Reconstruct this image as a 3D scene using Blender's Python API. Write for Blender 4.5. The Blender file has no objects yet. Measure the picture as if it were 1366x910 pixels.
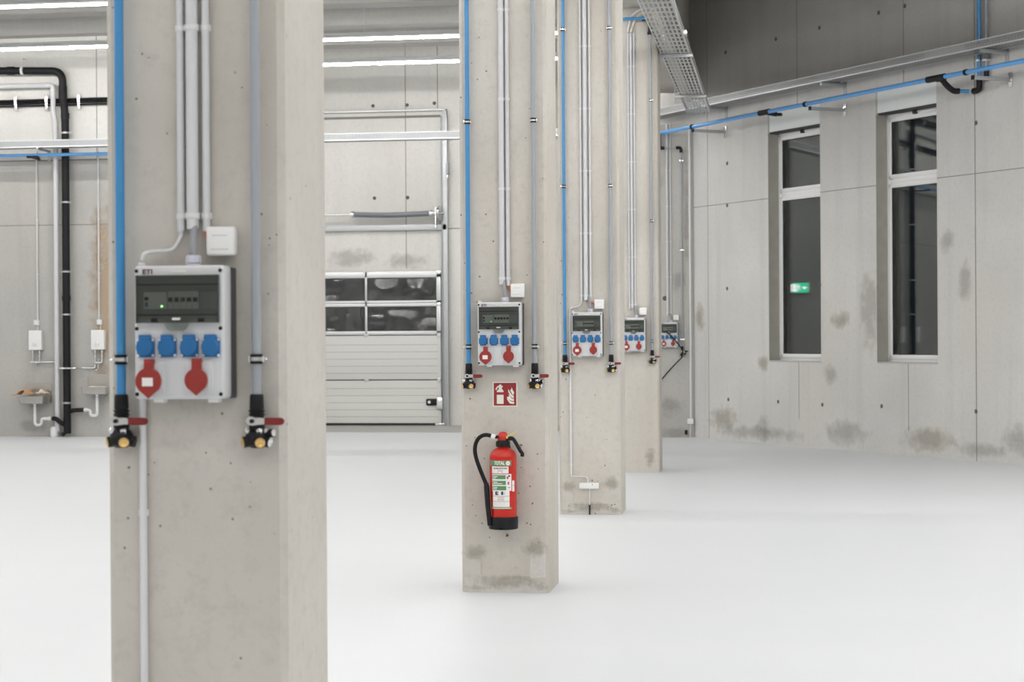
import bpy, bmesh, math, random
from mathutils import Vector, Matrix
random.seed(7)
C = bpy.context.scene.collection
PI = math.pi
# ------------------------------------------------------------------ camera
F, CX, CY, H = 2500.0, 683.0, 455.0, 1.43
YAW, PITCH, ROLL = math.atan((1048 - 683) / F), -math.atan(5.5 / F), math.radians(-.36)
RM = (Matrix.Rotation(YAW, 3, 'Z') @ Matrix.Rotation(PI / 2 + PITCH, 3, 'X') @ Matrix.Rotation(ROLL, 3, 'Z'))
cd = bpy.data.cameras.new('camera'); cam = bpy.data.objects.new('camera', cd); C.objects.link(cam)
cam.matrix_world = Matrix.Translation((0, 0, H)) @ RM.to_4x4()
cd.sensor_width = 36; cd.lens = F / 1366 * 36; cd.clip_end = 200; cd.clip_start = .05
cd.dof.use_dof = True; cd.dof.focus_distance = 10.3; cd.dof.aperture_fstop = 6.5
bpy.context.scene.camera = cam
O = Vector((0, 0, H))

def hit(px, py, n, c):
    """the point where the sight line through a pixel meets the plane n.p = c"""
    d = RM @ Vector(((px - CX) / F, -(py - CY) / F, -1)); n = Vector(n)
    return O + d * ((c - n.dot(O)) / n.dot(d))
def onY(px, py, Y): return hit(px, py, (0, 1, 0), Y)

# the right-hand wall: s runs along it towards the viewer, off is the distance out into the room
WA = Vector((-1.293, 26.488)); WU = Vector((.5723, -.8201)).normalized(); WN = Vector((WU.y, -WU.x))
WROT = math.atan2(WU.y, WU.x)
def wpt(s, off, z): p = WA + WU * s + WN * off; return Vector((p.x, p.y, z))
def onW(px, py, off=0):
    p = hit(px, py, (WN.x, WN.y, 0), WN.dot(WA) + off)
    return (Vector((p.x, p.y)) - WA).dot(WU), p.z

# ------------------------------------------------------------------ materials
def mat(name):
    m = bpy.data.materials.new(name); m.use_nodes = True
    nt = m.node_tree; b = nt.nodes['Principled BSDF']
    return m, nt, b
def N(nt, t, **k):
    n = nt.nodes.new(t)
    for a, v in k.items(): setattr(n, a, v)
    return n
def L(nt, a, b): nt.links.new(a, b)
def rgb(c): return (c[0], c[1], c[2], 1)

def plain(name, col, rough=.45, metal=0, var=.06, scale=30, bump=0, spec=.5, stretch=None):
    """solid material with a little procedural variation in tone and gloss"""
    m, nt, b = mat(name)
    tc = N(nt, 'ShaderNodeTexCoord'); nz = N(nt, 'ShaderNodeTexNoise'); nz.inputs['Scale'].default_value = scale; nz.inputs['Detail'].default_value = 4
    src = tc.outputs['Object']
    if stretch:
        mp = N(nt, 'ShaderNodeMapping'); mp.inputs['Scale'].default_value = stretch; L(nt, src, mp.inputs['Vector']); src = mp.outputs['Vector']
    L(nt, src, nz.inputs['Vector'])
    mx = N(nt, 'ShaderNodeMix', data_type='RGBA')
    mx.inputs['A'].default_value = rgb([max(0, c * (1 - var)) for c in col]); mx.inputs['B'].default_value = rgb([min(1, c * (1 + var)) for c in col])
    L(nt, nz.outputs['Fac'], mx.inputs['Factor']); L(nt, mx.outputs['Result'], b.inputs['Base Color'])
    b.inputs['Roughness'].default_value = rough; b.inputs['Metallic'].default_value = metal; b.inputs['Specular IOR Level'].default_value = spec
    if bump:
        bp = N(nt, 'ShaderNodeBump'); bp.inputs['Strength'].default_value = bump; bp.inputs['Distance'].default_value = .01
        L(nt, nz.outputs['Fac'], bp.inputs['Height']); L(nt, bp.outputs['Normal'], b.inputs['Normal'])
    return m

def concrete(name, light, dark, warm, big=.9, rand=False, pits=.5, streak=.5):
    m, nt, b = mat(name)
    tc = N(nt, 'ShaderNodeTexCoord'); vec = tc.outputs['Object']
    if rand:
        oi = N(nt, 'ShaderNodeObjectInfo'); mu = N(nt, 'ShaderNodeVectorMath', operation='SCALE'); cb = N(nt, 'ShaderNodeCombineXYZ')
        for i in range(3): L(nt, oi.outputs['Random'], cb.inputs[i])
        L(nt, cb.outputs[0], mu.inputs[0]); mu.inputs['Scale'].default_value = 31
        ad = N(nt, 'ShaderNodeVectorMath', operation='ADD'); L(nt, vec, ad.inputs[0]); L(nt, mu.outputs[0], ad.inputs[1]); vec = ad.outputs[0]
    def noise(scale, det, st=None, rough=.55):
        n = N(nt, 'ShaderNodeTexNoise'); n.inputs['Scale'].default_value = scale; n.inputs['Detail'].default_value = det; n.inputs['Roughness'].default_value = rough
        if st:
            mp = N(nt, 'ShaderNodeMapping'); mp.inputs['Scale'].default_value = st; L(nt, vec, mp.inputs['Vector']); L(nt, mp.outputs[0], n.inputs['Vector'])
        else: L(nt, vec, n.inputs['Vector'])
        return n.outputs['Fac']
    def ramp(src, a, c):
        r = N(nt, 'ShaderNodeMapRange'); r.inputs['From Min'].default_value = a; r.inputs['From Max'].default_value = c; r.clamp = True
        L(nt, src, r.inputs['Value']); return r.outputs['Result']
    def mix(f, A, B, mode='MIX'):
        x = N(nt, 'ShaderNodeMix', data_type='RGBA', blend_type=mode)
        if hasattr(f, 'links'): L(nt, f, x.inputs['Factor'])
        else: x.inputs['Factor'].default_value = f
        for k, v in (('A', A), ('B', B)):
            if hasattr(v, 'links'): L(nt, v, x.inputs[k])
            else: x.inputs[k].default_value = rgb(v)
        return x.outputs['Result']
    def mul(f, k):
        q = N(nt, 'ShaderNodeMath', operation='MULTIPLY'); L(nt, f, q.inputs[0]); q.inputs[1].default_value = k; return q.outputs[0]
    c = mix(ramp(noise(big, 5), .33, .68), light, dark)
    c = mix(mul(ramp(noise(big * .6, 3, (1.3, 1.1, .8)), .48, .75), .6), c, warm)
    c = mix(mul(ramp(noise(2.2, 5, (2.2, 2.2, .12)), .5, .78), streak), c, [v * .86 for v in dark])      # formwork streaks
    c = mix(mul(ramp(noise(22, 6, None, .7),   .50, .78), .5), c, [v * .78 for v in dark])                   # fine mottling
    vo = N(nt, 'ShaderNodeTexVoronoi'); vo.inputs['Scale'].default_value = 11; L(nt, vec, vo.inputs['Vector'])
    pit = N(nt, 'ShaderNodeMapRange'); pit.inputs['From Min'].default_value = .055; pit.inputs['From Max'].default_value = .035; L(nt, vo.outputs['Distance'], pit.inputs['Value'])
    gate = ramp(noise(1.7, 2), .50, .56)
    g = N(nt, 'ShaderNodeMath', operation='MULTIPLY'); L(nt, pit.outputs[0], g.inputs[0]); L(nt, gate, g.inputs[1])
    c = mix(mul(g.outputs[0], pits), c, (.10, .085, .07))                                                  # air pockets
    L(nt, c, b.inputs['Base Color']); b.inputs['Roughness'].default_value = .72; b.inputs['Specular IOR Level'].default_value = .3
    bp = N(nt, 'ShaderNodeBump'); bp.inputs['Strength'].default_value = .12; bp.inputs['Distance'].default_value = .01
    L(nt, noise(35, 6), bp.inputs['Height']); L(nt, bp.outputs['Normal'], b.inputs['Normal'])
    return m

M = {}
M['column'] = concrete('column_concrete', (.595, .567, .52), (.49, .465, .42), (.55, .50, .43), 1.1, True, .8, .45)
M['column_patch'] = concrete('column_repair_mortar', (.60, .58, .54), (.52, .50, .465), (.56, .525, .475), 3, True, .3, .2)
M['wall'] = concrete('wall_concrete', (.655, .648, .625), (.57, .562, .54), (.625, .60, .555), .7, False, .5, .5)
M['wall_upper'] = concrete('upper_wall_concrete', (.76, .748, .715), (.68, .668, .635), (.72, .69, .63), .6, False, .3, .3)
M['ceiling'] = concrete('ceiling_concrete', (.45, .445, .425), (.38, .372, .355), (.42, .405, .37), .8, False, .2, .2)
M['wall_low'] = concrete('lower_wall_concrete', (.50, .49, .465), (.42, .412, .39), (.475, .45, .40), .7, False, .5, .5)
M['wall_shaded'] = concrete('upper_concrete_with_shade', (.52, .51, .485), (.42, .412, .39), (.47, .45, .405), .5, False, .4, .5)  # wall concrete toned down, shade of the upper right wall in the colour
M['ceiling_absorber'] = plain('unseen_dark_ceiling', (.06, .06, .058), .9, 0, .1, 3)  # invented dark finish, keeps bounce light off the upper right wall
M['floor_grey'] = concrete('bare_screed', (.50, .50, .49), (.43, .43, .42), (.47, .46, .44), 1.2, False, 0, .1)
M['groove'] = plain('joint_groove_and_shade', (.24, .228, .205), .9, 0, .1)  # joints, plus the painted shadow band below the door's header rail
M['seam'] = plain('hairline_seam', (.34, .32, .285), .9, 0, .2)
M['hole'] = plain('tie_hole', (.12, .11, .10), .9, 0, .1)
M['white_pvc'] = plain('white_pvc', (.68, .68, .69), .4, 0, .03)
M['conduit'] = plain('conduit_pvc', (.60, .605, .62), .45, 0, .03)
M['white'] = plain('white_plastic', (.78, .78, .77), .35, 0, .02)
M['box_grey'] = plain('light_grey_plastic', (.63, .64, .65), .35, 0, .02)
M['box_dark'] = plain('dark_grey_plastic', (.055, .055, .055), .5, 0, .05)
M['interior'] = plain('breaker_cavity', (.20, .205, .195), .6, 0, .05)
M['module'] = plain('breaker_grey', (.62, .62, .60), .45, 0, .03)
M['black'] = plain('black_plastic', (.010, .010, .012), .42, 0, .1, 30, 0, .25)
M['rubber'] = plain('black_rubber', (.012, .012, .012), .65, 0, .1, 30, 0, .2)
M['blue'] = plain('blue_pipe_paint', (.05, .25, .52), .3, 0, .04)
M['blue_light'] = plain('blue_pipe_gloss', (.12, .36, .74), .3, 0, .04)
M['blue_socket'] = plain('blue_socket_plastic', (.010, .125, .33), .38, 0, .04)
M['grey_pipe'] = plain('grey_pipe', (.32, .345, .375), .38, 0, .03)
M['grey_tube'] = plain('grey_tube', (.27, .28, .30), .45, 0, .03)
M['lavender'] = plain('gland_plastic', (.56, .56, .64), .35, 0, .02)
M['red_socket'] = plain('red_socket_plastic', (.28, .026, .02), .35, 0, .05)
M['red'] = plain('red_enamel', (.50, .013, .005), .22, 0, .05)
M['dark_red'] = plain('dark_red_vinyl', (.19, .014, .012), .4, 0, .08)
M['sign_red'] = plain('sign_red', (.27, .015, .018), .5, 0, .03)
M['sign_white'] = plain('sign_cream', (.74, .74, .66), .5, 0, .02)
M['label_white'] = plain('label_white', (.78, .77, .74), .5, 0, .02)
M['label_green'] = plain('label_green', (.10, .24, .11), .5, 0, .04)
M['ink'] = plain('label_ink', (.03, .03, .07), .5, 0, .02)
M['ink_red'] = plain('label_red_ink', (.45, .06, .08), .5, 0, .02)
M['purple'] = plain('purple_ink', (.12, .01, .06), .5, 0, .02)
M['yellow'] = plain('yellow_plastic', (.72, .58, .12), .4, 0, .04)
M['brass'] = plain('brass', (.78, .52, .20), .28, 1, .06)
M['chrome'] = plain('chromed_metal', (.78, .78, .78), .22, 1, .04)
M['steel'] = plain('galvanised_steel', (.47, .48, .49), .42, .7, .1, 12)
M['inox'] = plain('brushed_steel', (.53, .50, .465), .26, .95, .08, 40, 0, .5, (.2, 1, 8))
M['orange'] = plain('orange_sheath', (.75, .16, .05), .5, 0, .05)
M['rag'] = plain('orange_cloth', (.62, .33, .14), .9, 0, .35, 25, .5)
M['rag_pale'] = plain('beige_cloth', (.70, .62, .50), .9, 0, .2, 25, .5)
M['black_pipe'] = plain('black_drain_pipe', (.010, .010, .011), .5, 0, .15, 30, 0, .25)
M['grey_frame'] = plain('door_panel_paint', (.74, .74, .71), .5, 0, .03, 2, 0, .5, (.1, .1, 1))
M['alu'] = plain('anodised_aluminium', (.60, .61, .61), .35, .6, .05)
M['tray_lip'] = plain('highlit_galvanised_edge', (.72, .73, .73), .35, .6, .06, 12)  # lighter than the tray steel, paints the highlight along the lips
M['pit'] = plain('brown_pit', (.23, .175, .12), .9, 0, .25, 60)
M['spring'] = plain('spring_grey', (.30, .32, .34), .45, .5, .06)
M['pvc_frame'] = plain('window_frame_pvc', (.84, .84, .84), .32, 0, .01)
M['blind'] = plain('blind_box_pvc', (.76, .79, .78), .4, 0, .02)
M['jamb_olive'] = plain('olive_grey_jamb', (.35, .34, .295), .85, 0, .18, 5)  # darker olive-grey tone for the left jamb
M['gasket'] = plain('gasket', (.03, .03, .03), .6, 0, .05)

def floor_material():
    m, nt, b = mat('white_resin_floor')
    tc = N(nt, 'ShaderNodeTexCoord'); n1 = N(nt, 'ShaderNodeTexNoise'); n1.inputs['Scale'].default_value = .5; n1.inputs['Detail'].default_value = 5
    mp = N(nt, 'ShaderNodeMapping'); mp.inputs['Scale'].default_value = (.5, 2.2, 1); L(nt, tc.outputs['Object'], mp.inputs[0]); L(nt, mp.outputs[0], n1.inputs['Vector'])
    mx = N(nt, 'ShaderNodeMix', data_type='RGBA'); mx.inputs['A'].default_value = (.635, .655, .68, 1); mx.inputs['B'].default_value = (.70, .715, .735, 1)
    L(nt, n1.outputs['Fac'], mx.inputs['Factor']); L(nt, mx.outputs['Result'], b.inputs['Base Color'])
    r = N(nt, 'ShaderNodeMapRange'); r.inputs['To Min'].default_value = .38; r.inputs['To Max'].default_value = .52; L(nt, n1.outputs['Fac'], r.inputs['Value']); L(nt, r.outputs[0], b.inputs['Roughness'])
    b.inputs['Specular IOR Level'].default_value = .35
    return m
M['floor'] = floor_material()

def glass(name, tint=(1, 1, 1), rough=0, wave=0):
    m, nt, b = mat(name)
    b.inputs['Base Color'].default_value = rgb(tint); b.inputs['Transmission Weight'].default_value = 1; b.inputs['Roughness'].default_value = rough; b.inputs['IOR'].default_value = 1.5
    tc = N(nt, 'ShaderNodeTexCoord'); nz = N(nt, 'ShaderNodeTexNoise'); nz.inputs['Scale'].default_value = 2.4 if wave else .6; nz.inputs['Detail'].default_value = 1
    L(nt, tc.outputs['Object'], nz.inputs['Vector'])
    bp = N(nt, 'ShaderNodeBump'); bp.inputs['Strength'].default_value = wave if wave else .02; bp.inputs['Distance'].default_value = .05 if wave else .002
    L(nt, nz.outputs['Fac'], bp.inputs['Height']); L(nt, bp.outputs['Normal'], b.inputs['Normal'])
    return m
M['glass'] = glass('window_glass', (.9, .93, .92))
M['door_glass'] = glass('acrylic_glazing', (.95, .95, .95), 0, 1.0)

def hood_material():
    m, nt, b = mat('smoked_hood'); nt.nodes.remove(b)
    out = nt.nodes['Material Output']
    tr = N(nt, 'ShaderNodeBsdfTransparent'); tr.inputs['Color'].default_value = (.78, .80, .78, 1)
    gl = N(nt, 'ShaderNodeBsdfGlossy'); gl.inputs['Roughness'].default_value = .12
    lw = N(nt, 'ShaderNodeFresnel'); lw.inputs['IOR'].default_value = 1.5
    nz = N(nt, 'ShaderNodeTexNoise'); nz.inputs['Scale'].default_value = 6
    r = N(nt, 'ShaderNodeMapRange'); r.inputs['To Min'].default_value = .08; r.inputs['To Max'].default_value = .2; L(nt, nz.outputs['Fac'], r.inputs['Value']); L(nt, r.outputs[0], gl.inputs['Roughness'])
    mx = N(nt, 'ShaderNodeMixShader'); L(nt, lw.outputs[0], mx.inputs[0]); L(nt, tr.outputs[0], mx.inputs[1]); L(nt, gl.outputs[0], mx.inputs[2]); L(nt, mx.outputs[0], out.inputs[0])
    return m
M['hood'] = hood_material()

def tray_material(name, u, v, du, dv, fu=.55, fv=.6, col=(.46, .47, .48)):
    """galvanised sheet with slots punched through it; u, v are object axes, du, dv the pitch"""
    m, nt, b = mat(name)
    tc = N(nt, 'ShaderNodeTexCoord'); sp = N(nt, 'ShaderNodeSeparateXYZ'); L(nt, tc.outputs['Object'], sp.inputs[0])
    def slot(ax, d, f):
        a = N(nt, 'ShaderNodeMath', operation='DIVIDE'); L(nt, sp.outputs[ax], a.inputs[0]); a.inputs[1].default_value = d
        fr = N(nt, 'ShaderNodeMath', operation='FRACT'); L(nt, a.outputs[0], fr.inputs[0])
        lt = N(nt, 'ShaderNodeMath', operation='LESS_THAN'); L(nt, fr.outputs[0], lt.inputs[0]); lt.inputs[1].default_value = f
        return lt.outputs[0]
    mu = N(nt, 'ShaderNodeMath', operation='MULTIPLY'); L(nt, slot(u, du, fu), mu.inputs[0]); L(nt, slot(v, dv, fv), mu.inputs[1])
    iv = N(nt, 'ShaderNodeMath', operation='SUBTRACT'); iv.inputs[0].default_value = 1; L(nt, mu.outputs[0], iv.inputs[1]); L(nt, iv.outputs[0], b.inputs['Alpha'])
    nz = N(nt, 'ShaderNodeTexNoise'); nz.inputs['Scale'].default_value = 9; L(nt, tc.outputs['Object'], nz.inputs['Vector'])
    mx = N(nt, 'ShaderNodeMix', data_type='RGBA'); mx.inputs['A'].default_value = rgb([c * .9 for c in col]); mx.inputs['B'].default_value = rgb([c * 1.08 for c in col]); L(nt, nz.outputs['Fac'], mx.inputs['Factor']); L(nt, mx.outputs['Result'], b.inputs['Base Color'])
    b.inputs['Metallic'].default_value = .7; b.inputs['Roughness'].default_value = .42
    return m
M['tray_floor'] = tray_material('slotted_tray_floor', 0, 1, .05, .043, .62, .55)
M['tray_ladder'] = tray_material('rung_tray_floor', 0, 1, .25, .0428, .70, .55, (.62, .63, .63))
M['tray_side'] = tray_material('slotted_tray_side', 0, 2, .05, .03, .5, .35, (.40, .41, .42))

def lamp_material(strength):
    m, nt, b = mat('led_diffuser'); nt.nodes.remove(b)
    e = N(nt, 'ShaderNodeEmission'); e.inputs['Color'].default_value = (1, .985, .965, 1); e.inputs['Strength'].default_value = strength
    L(nt, e.outputs[0], nt.nodes['Material Output'].inputs[0]); return m
M['lamp'] = lamp_material(35)
M['led_green'] = lamp_material(3); M['led_green'].name = 'green_led'; M['led_green'].node_tree.nodes['Emission'].inputs['Color'].default_value = (.35, 1, .35, 1)

M['sign_glow'] = lamp_material(2.2); M['sign_glow'].name = 'green_sign_face'; M['sign_glow'].node_tree.nodes['Emission'].inputs['Color'].default_value = (.06, .75, .40, 1)
M['sign_glow_white'] = lamp_material(3); M['sign_glow_white'].name = 'white_sign_symbol'

def stain_material(name, col, strength=.7, scale=6):
    m, nt, b = mat(name)
    uv = N(nt, 'ShaderNodeUVMap'); tc = N(nt, 'ShaderNodeTexCoord')
    sub = N(nt, 'ShaderNodeVectorMath', operation='SUBTRACT'); L(nt, uv.outputs[0], sub.inputs[0]); sub.inputs[1].default_value = (.5, .5, 0)
    ln = N(nt, 'ShaderNodeVectorMath', operation='LENGTH'); L(nt, sub.outputs[0], ln.inputs[0])
    nz = N(nt, 'ShaderNodeTexNoise'); nz.inputs['Scale'].default_value = scale; nz.inputs['Detail'].default_value = 8; nz.inputs['Roughness'].default_value = .62; L(nt, tc.outputs['Object'], nz.inputs['Vector'])
    q = N(nt, 'ShaderNodeMath', operation='MULTIPLY_ADD'); L(nt, nz.outputs['Fac'], q.inputs[0]); q.inputs[1].default_value = .7; L(nt, ln.outputs['Value'], q.inputs[2])
    r = N(nt, 'ShaderNodeMapRange'); r.inputs['From Min'].default_value = .74; r.inputs['From Max'].default_value = .48; r.inputs['To Max'].default_value = strength; L(nt, q.outputs[0], r.inputs['Value']); L(nt, r.outputs[0], b.inputs['Alpha'])
    b.inputs['Base Color'].default_value = rgb(col); b.inputs['Roughness'].default_value = .8; b.inputs['Specular IOR Level'].default_value = .2
    return m
M['stain_beige'] = stain_material('cement_run', (.43, .39, .315), .40)
M['stain_grey'] = stain_material('damp_stain', (.37, .355, .33), .30)
M['stain_column'] = stain_material('column_mortar_run', (.44, .405, .34), .42, 19)
M['stain_rust'] = stain_material('rust_run', (.56, .40, .25), .5)

# ------------------------------------------------------------------ mesh building
class MB:
    def __init__(s): s.bm = bmesh.new(); s.uv = None
    def _new(s, vs, mi):
        fs = {f for v in vs for f in v.link_faces}
        for f in fs: f.material_index = mi
    def box(s, x0, x1, y0, y1, z0, z1, mi=0, bev=0, seg=2):
        r = bmesh.ops.create_cube(s.bm, size=1); vs = r['verts']
        sc = Vector((abs(x1 - x0), abs(y1 - y0), abs(z1 - z0))); ce = Vector(((x0 + x1) / 2, (y0 + y1) / 2, (z0 + z1) / 2))
        for v in vs: v.co = Vector((v.co.x * sc.x, v.co.y * sc.y, v.co.z * sc.z)) + ce
        s._new(vs, mi)
        if bev:
            es = list({e for v in vs for e in v.link_edges})
            bmesh.ops.bevel(s.bm, geom=es, offset=bev, segments=seg, profile=.6, affect='EDGES', clamp_overlap=True, material=mi)
        return s
    def ring(s, c, u, v, r, n): return [s.bm.verts.new(c + (u * math.cos(2 * PI * i / n) + v * math.sin(2 * PI * i / n)) * r) for i in range(n)]
    def tube(s, pts, r, n=12, mi=0, cap=True, radii=None):
        pts = [Vector(p) for p in pts]; t0 = (pts[1] - pts[0]).normalized()
        a = Vector((0, 0, 1)) if abs(t0.z) < .9 else Vector((1, 0, 0)); u = t0.cross(a).normalized(); rings = []
        for i, p in enumerate(pts):
            t = (pts[min(i + 1, len(pts) - 1)] - pts[max(i - 1, 0)]).normalized()
            u = (u - t * u.dot(t)).normalized(); v = t.cross(u)
            rings.append(s.ring(p, u, v, radii[i] if radii else r, n))
        fs = []
        for A, B in zip(rings, rings[1:]):
            for i in range(n): fs.append(s.bm.faces.new((A[i], A[(i + 1) % n], B[(i + 1) % n], B[i])))
        if cap: fs += [s.bm.faces.new(list(reversed(rings[0]))), s.bm.faces.new(rings[-1])]
        for f in fs: f.material_index = mi
        return s
    def cyl(s, p0, p1, r, r1=None, n=20, mi=0): return s.tube([p0, p1], r, n, mi, True, [r, r if r1 is None else r1])
    def lathe(s, prof, base=(0, 0, 0), axis=(0, 0, 1), n=32, mi=0):
        base = Vector(base); ax = Vector(axis).normalized(); a = Vector((1, 0, 0)) if abs(ax.x) < .9 else Vector((0, 1, 0)); u = (a - ax * a.dot(ax)).normalized(); v = ax.cross(u)
        rings = [s.ring(base + ax * z, u, v, max(r, 1e-5), n) for r, z in prof]; fs = []
        for A, B in zip(rings, rings[1:]):
            for i in range(n): fs.append(s.bm.faces.new((A[i], A[(i + 1) % n], B[(i + 1) % n], B[i])))
        fs += [s.bm.faces.new(list(reversed(rings[0]))), s.bm.faces.new(rings[-1])]
        for f in fs: f.material_index = mi
        return s
    def prism(s, out, y0, y1, mi=0):
        """outline in x, z pulled along y"""
        A = [s.bm.verts.new((x, y0, z)) for x, z in out]; B = [s.bm.verts.new((x, y1, z)) for x, z in out]; n = len(out)
        fs = [s.bm.faces.new(A), s.bm.faces.new(list(reversed(B)))] + [s.bm.faces.new((A[(i + 1) % n], A[i], B[i], B[(i + 1) % n])) for i in range(n)]
        for f in fs: f.material_index = mi
        return s
    def poly(s, pts, mi=0):
        f = s.bm.faces.new([s.bm.verts.new(p) for p in pts]); f.material_index = mi; return s
    def patch(s, p00, p10, p11, p01, mi=0):
        """a quad with its own 0..1 uv, for stains with a shape of their own"""
        lay = s.bm.loops.layers.uv.verify(); f = s.bm.faces.new([s.bm.verts.new(p) for p in (p00, p10, p11, p01)]); f.material_index = mi
        for l, c in zip(f.loops, ((0, 0), (1, 0), (1, 1), (0, 1))): l[lay].uv = c
        return s
    def curved(s, R, x0, x1, z0, z1, mi=0, n=10, lift=.0006):
        """a label on the front of an upright cylinder of radius R about the local axis"""
        a0, a1 = math.asin(x0 / R), math.asin(x1 / R); r = R + lift
        A = [[s.bm.verts.new((r * math.sin(a0 + (a1 - a0) * i / n), -r * math.cos(a0 + (a1 - a0) * i / n), z)) for i in range(n + 1)] for z in (z0, z1)]
        for i in range(n): s.bm.faces.new((A[0][i], A[0][i + 1], A[1][i + 1], A[1][i])).material_index = mi
        return s
    def move(s, m):
        bmesh.ops.transform(s.bm, matrix=m, verts=s.bm.verts); return s
    def build(s, name, mats, parent=None, loc=None, rz=0, smooth=True, fix=True):
        if fix: bmesh.ops.recalc_face_normals(s.bm, faces=s.bm.faces)
        me = bpy.data.meshes.new(name); s.bm.to_mesh(me); s.bm.free()
        for m in (mats if isinstance(mats, (list, tuple)) else [mats]): me.materials.append(M[m])
        if smooth:
            for p in me.polygons: p.use_smooth = True
            me.set_sharp_from_angle(angle=math.radians(35))
        o = bpy.data.objects.new(name, me); C.objects.link(o)
        if parent: o.parent = parent
        if loc is not None: o.location = loc
        o.rotation_euler.z = rz
        return o

def fillet(pts, r, n=6):
    pts = [Vector(p) for p in pts]; out = [pts[0]]
    for a, b, c in zip(pts, pts[1:], pts[2:]):
        d0, d1 = (a - b), (c - b); k = min(r, d0.length * .49, d1.length * .49); p0 = b + d0.normalized() * k; p1 = b + d1.normalized() * k
        for i in range(n + 1):
            t = i / n; out.append(p0 * (1 - t) ** 2 + b * 2 * t * (1 - t) + p1 * t ** 2)
    return out + [pts[-1]]
def spline(pts, n=8):
    P = [Vector(p) for p in pts]; P = [P[0] * 2 - P[1]] + P + [P[-1] * 2 - P[-2]]; out = []
    for i in range(1, len(P) - 2):
        for k in range(n):
            t = k / n; a, b, c, d = P[i - 1:i + 3]
            out.append(.5 * ((2 * b) + (c - a) * t + (2 * a - 5 * b + 4 * c - d) * t * t + (3 * b - a - 3 * c + d) * t ** 3))
    return out + [P[-2]]
def tag(o, label, cat, group=None, kind=None):
    o['label'] = label; o['category'] = cat
    if group: o['group'] = group
    if kind: o['kind'] = kind
    return o
def thing(name, label, cat, loc=(0, 0, 0), rz=0, group=None, kind=None):
    o = bpy.data.objects.new(name, None); C.objects.link(o); o.location = loc; o.rotation_euler.z = rz; o.empty_display_size = .1
    return tag(o, label, cat, group, kind)
def dup(o, parent=None):
    c = o.copy(); C.objects.link(c)
    if parent: c.parent = parent
    for ch in list(o.children): dup(ch, c)
    return c
def text_part(name, txt, size, m, parent, loc, width=None, lift=.0004, wrap=None):
    cu = bpy.data.curves.new(name, 'FONT'); cu.body = txt; cu.size = size; cu.align_x = 'CENTER'; cu.align_y = 'CENTER'; cu.extrude = lift; cu.offset = size * (.035 if txt != 'FEUERLÖSCHER' else .02); cu.resolution_u = 3
    tmp = bpy.data.objects.new('tmp', cu); C.objects.link(tmp)
    bpy.context.view_layer.update()
    me = bpy.data.meshes.new_from_object(tmp.evaluated_get(bpy.context.evaluated_depsgraph_get())); bpy.data.objects.remove(tmp); bpy.data.curves.remove(cu)
    me.transform(Matrix.Rotation(PI / 2, 4, 'X'))
    xs = [v.co.x for v in me.vertices]
    if width:
        k = width / (max(xs) - min(xs))
        for v in me.vertices: v.co.x *= k
    if wrap:
        for v in me.vertices:
            a = (v.co.x + loc[0]) / wrap; r = wrap + .0012 - v.co.y; v.co = Vector((r * math.sin(a), -r * math.cos(a), v.co.z + loc[2]))
        loc = (0, 0, 0)
    me.name = name; me.materials.clear(); me.materials.append(M[m])
    o = bpy.data.objects.new(name, me); C.objects.link(o); o.parent = parent; o.location = loc
    return o

# ------------------------------------------------------------------ the setting
CY_ = [4.825, 10.36, 14.97, 19.63]           # fronts of the four columns
XL, XR, DEP = -1.805, -1.312, .46
WALL_Y = 26.45; DOOR_Y = 29.83; TOP = 6.35
def struct(mb, name, mats, label, cat, **k): return tag(mb.build(name, mats, **k), label, cat, None, 'structure')

b = MB(); b.poly([(-16, -8, 0), (22.9, -8, 0), (22.9, 30.2, 0), (-16, 30.2, 0)])
struct(b, 'floor', 'floor', 'glossy white resin floor of the hall', 'floor', fix=False)
b = MB(); b.box(-9.4, -3.4, 27.72, DOOR_Y, -.05, .004)
struct(b, 'trim_1', 'floor_grey', 'bare grey screed strip in front of the sectional door', 'floor strip')
b = MB(); b.box(-16.2, XR, -8.2, 30.3, TOP, TOP + .12); b.box(XR, 23, -8.2, 30.3, TOP, TOP + .12, 1)  # right part is an added, unseen dark ceiling that absorbs light
struct(b, 'ceiling', ['ceiling', 'ceiling_absorber'], 'grey concrete ceiling slab', 'ceiling')
yr = 28.1
while yr > -8:
    b = MB(); b.prism([(-.2, 5.9), (.2, 5.9), (.24, TOP + .01), (-.24, TOP + .01)], -16, -1.9)
    b.move(Matrix.Rotation(PI / 2, 4, 'Z'))
    o = b.build('ceiling_beam', 'ceiling'); o.location = (0, 0, 0)
    me = o.data; me.transform(Matrix.Rotation(-PI, 4, 'Z') if False else Matrix.Identity(4))
    xs = [v.co.x for v in me.vertices]; me.transform(Matrix.Translation((-16 - min(xs), yr, 0)))
    tag(o, 'concrete ceiling rib ' + ('over the sectional door, nearest the back wall' if yr > 28 else 'second from the back wall' if yr > 26 else 'third from the back wall' if yr > 24 else 'above the hall towards the viewer'), 'beam', 'ribs of the ceiling', 'structure')
    yr -= 1.72
b = MB(); b.box(XL, XR, 2, 26.6, 4.87, TOP + .01)
struct(b, 'ceiling_beam', 'column', 'long concrete girder resting along the row of columns', 'beam')

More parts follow.
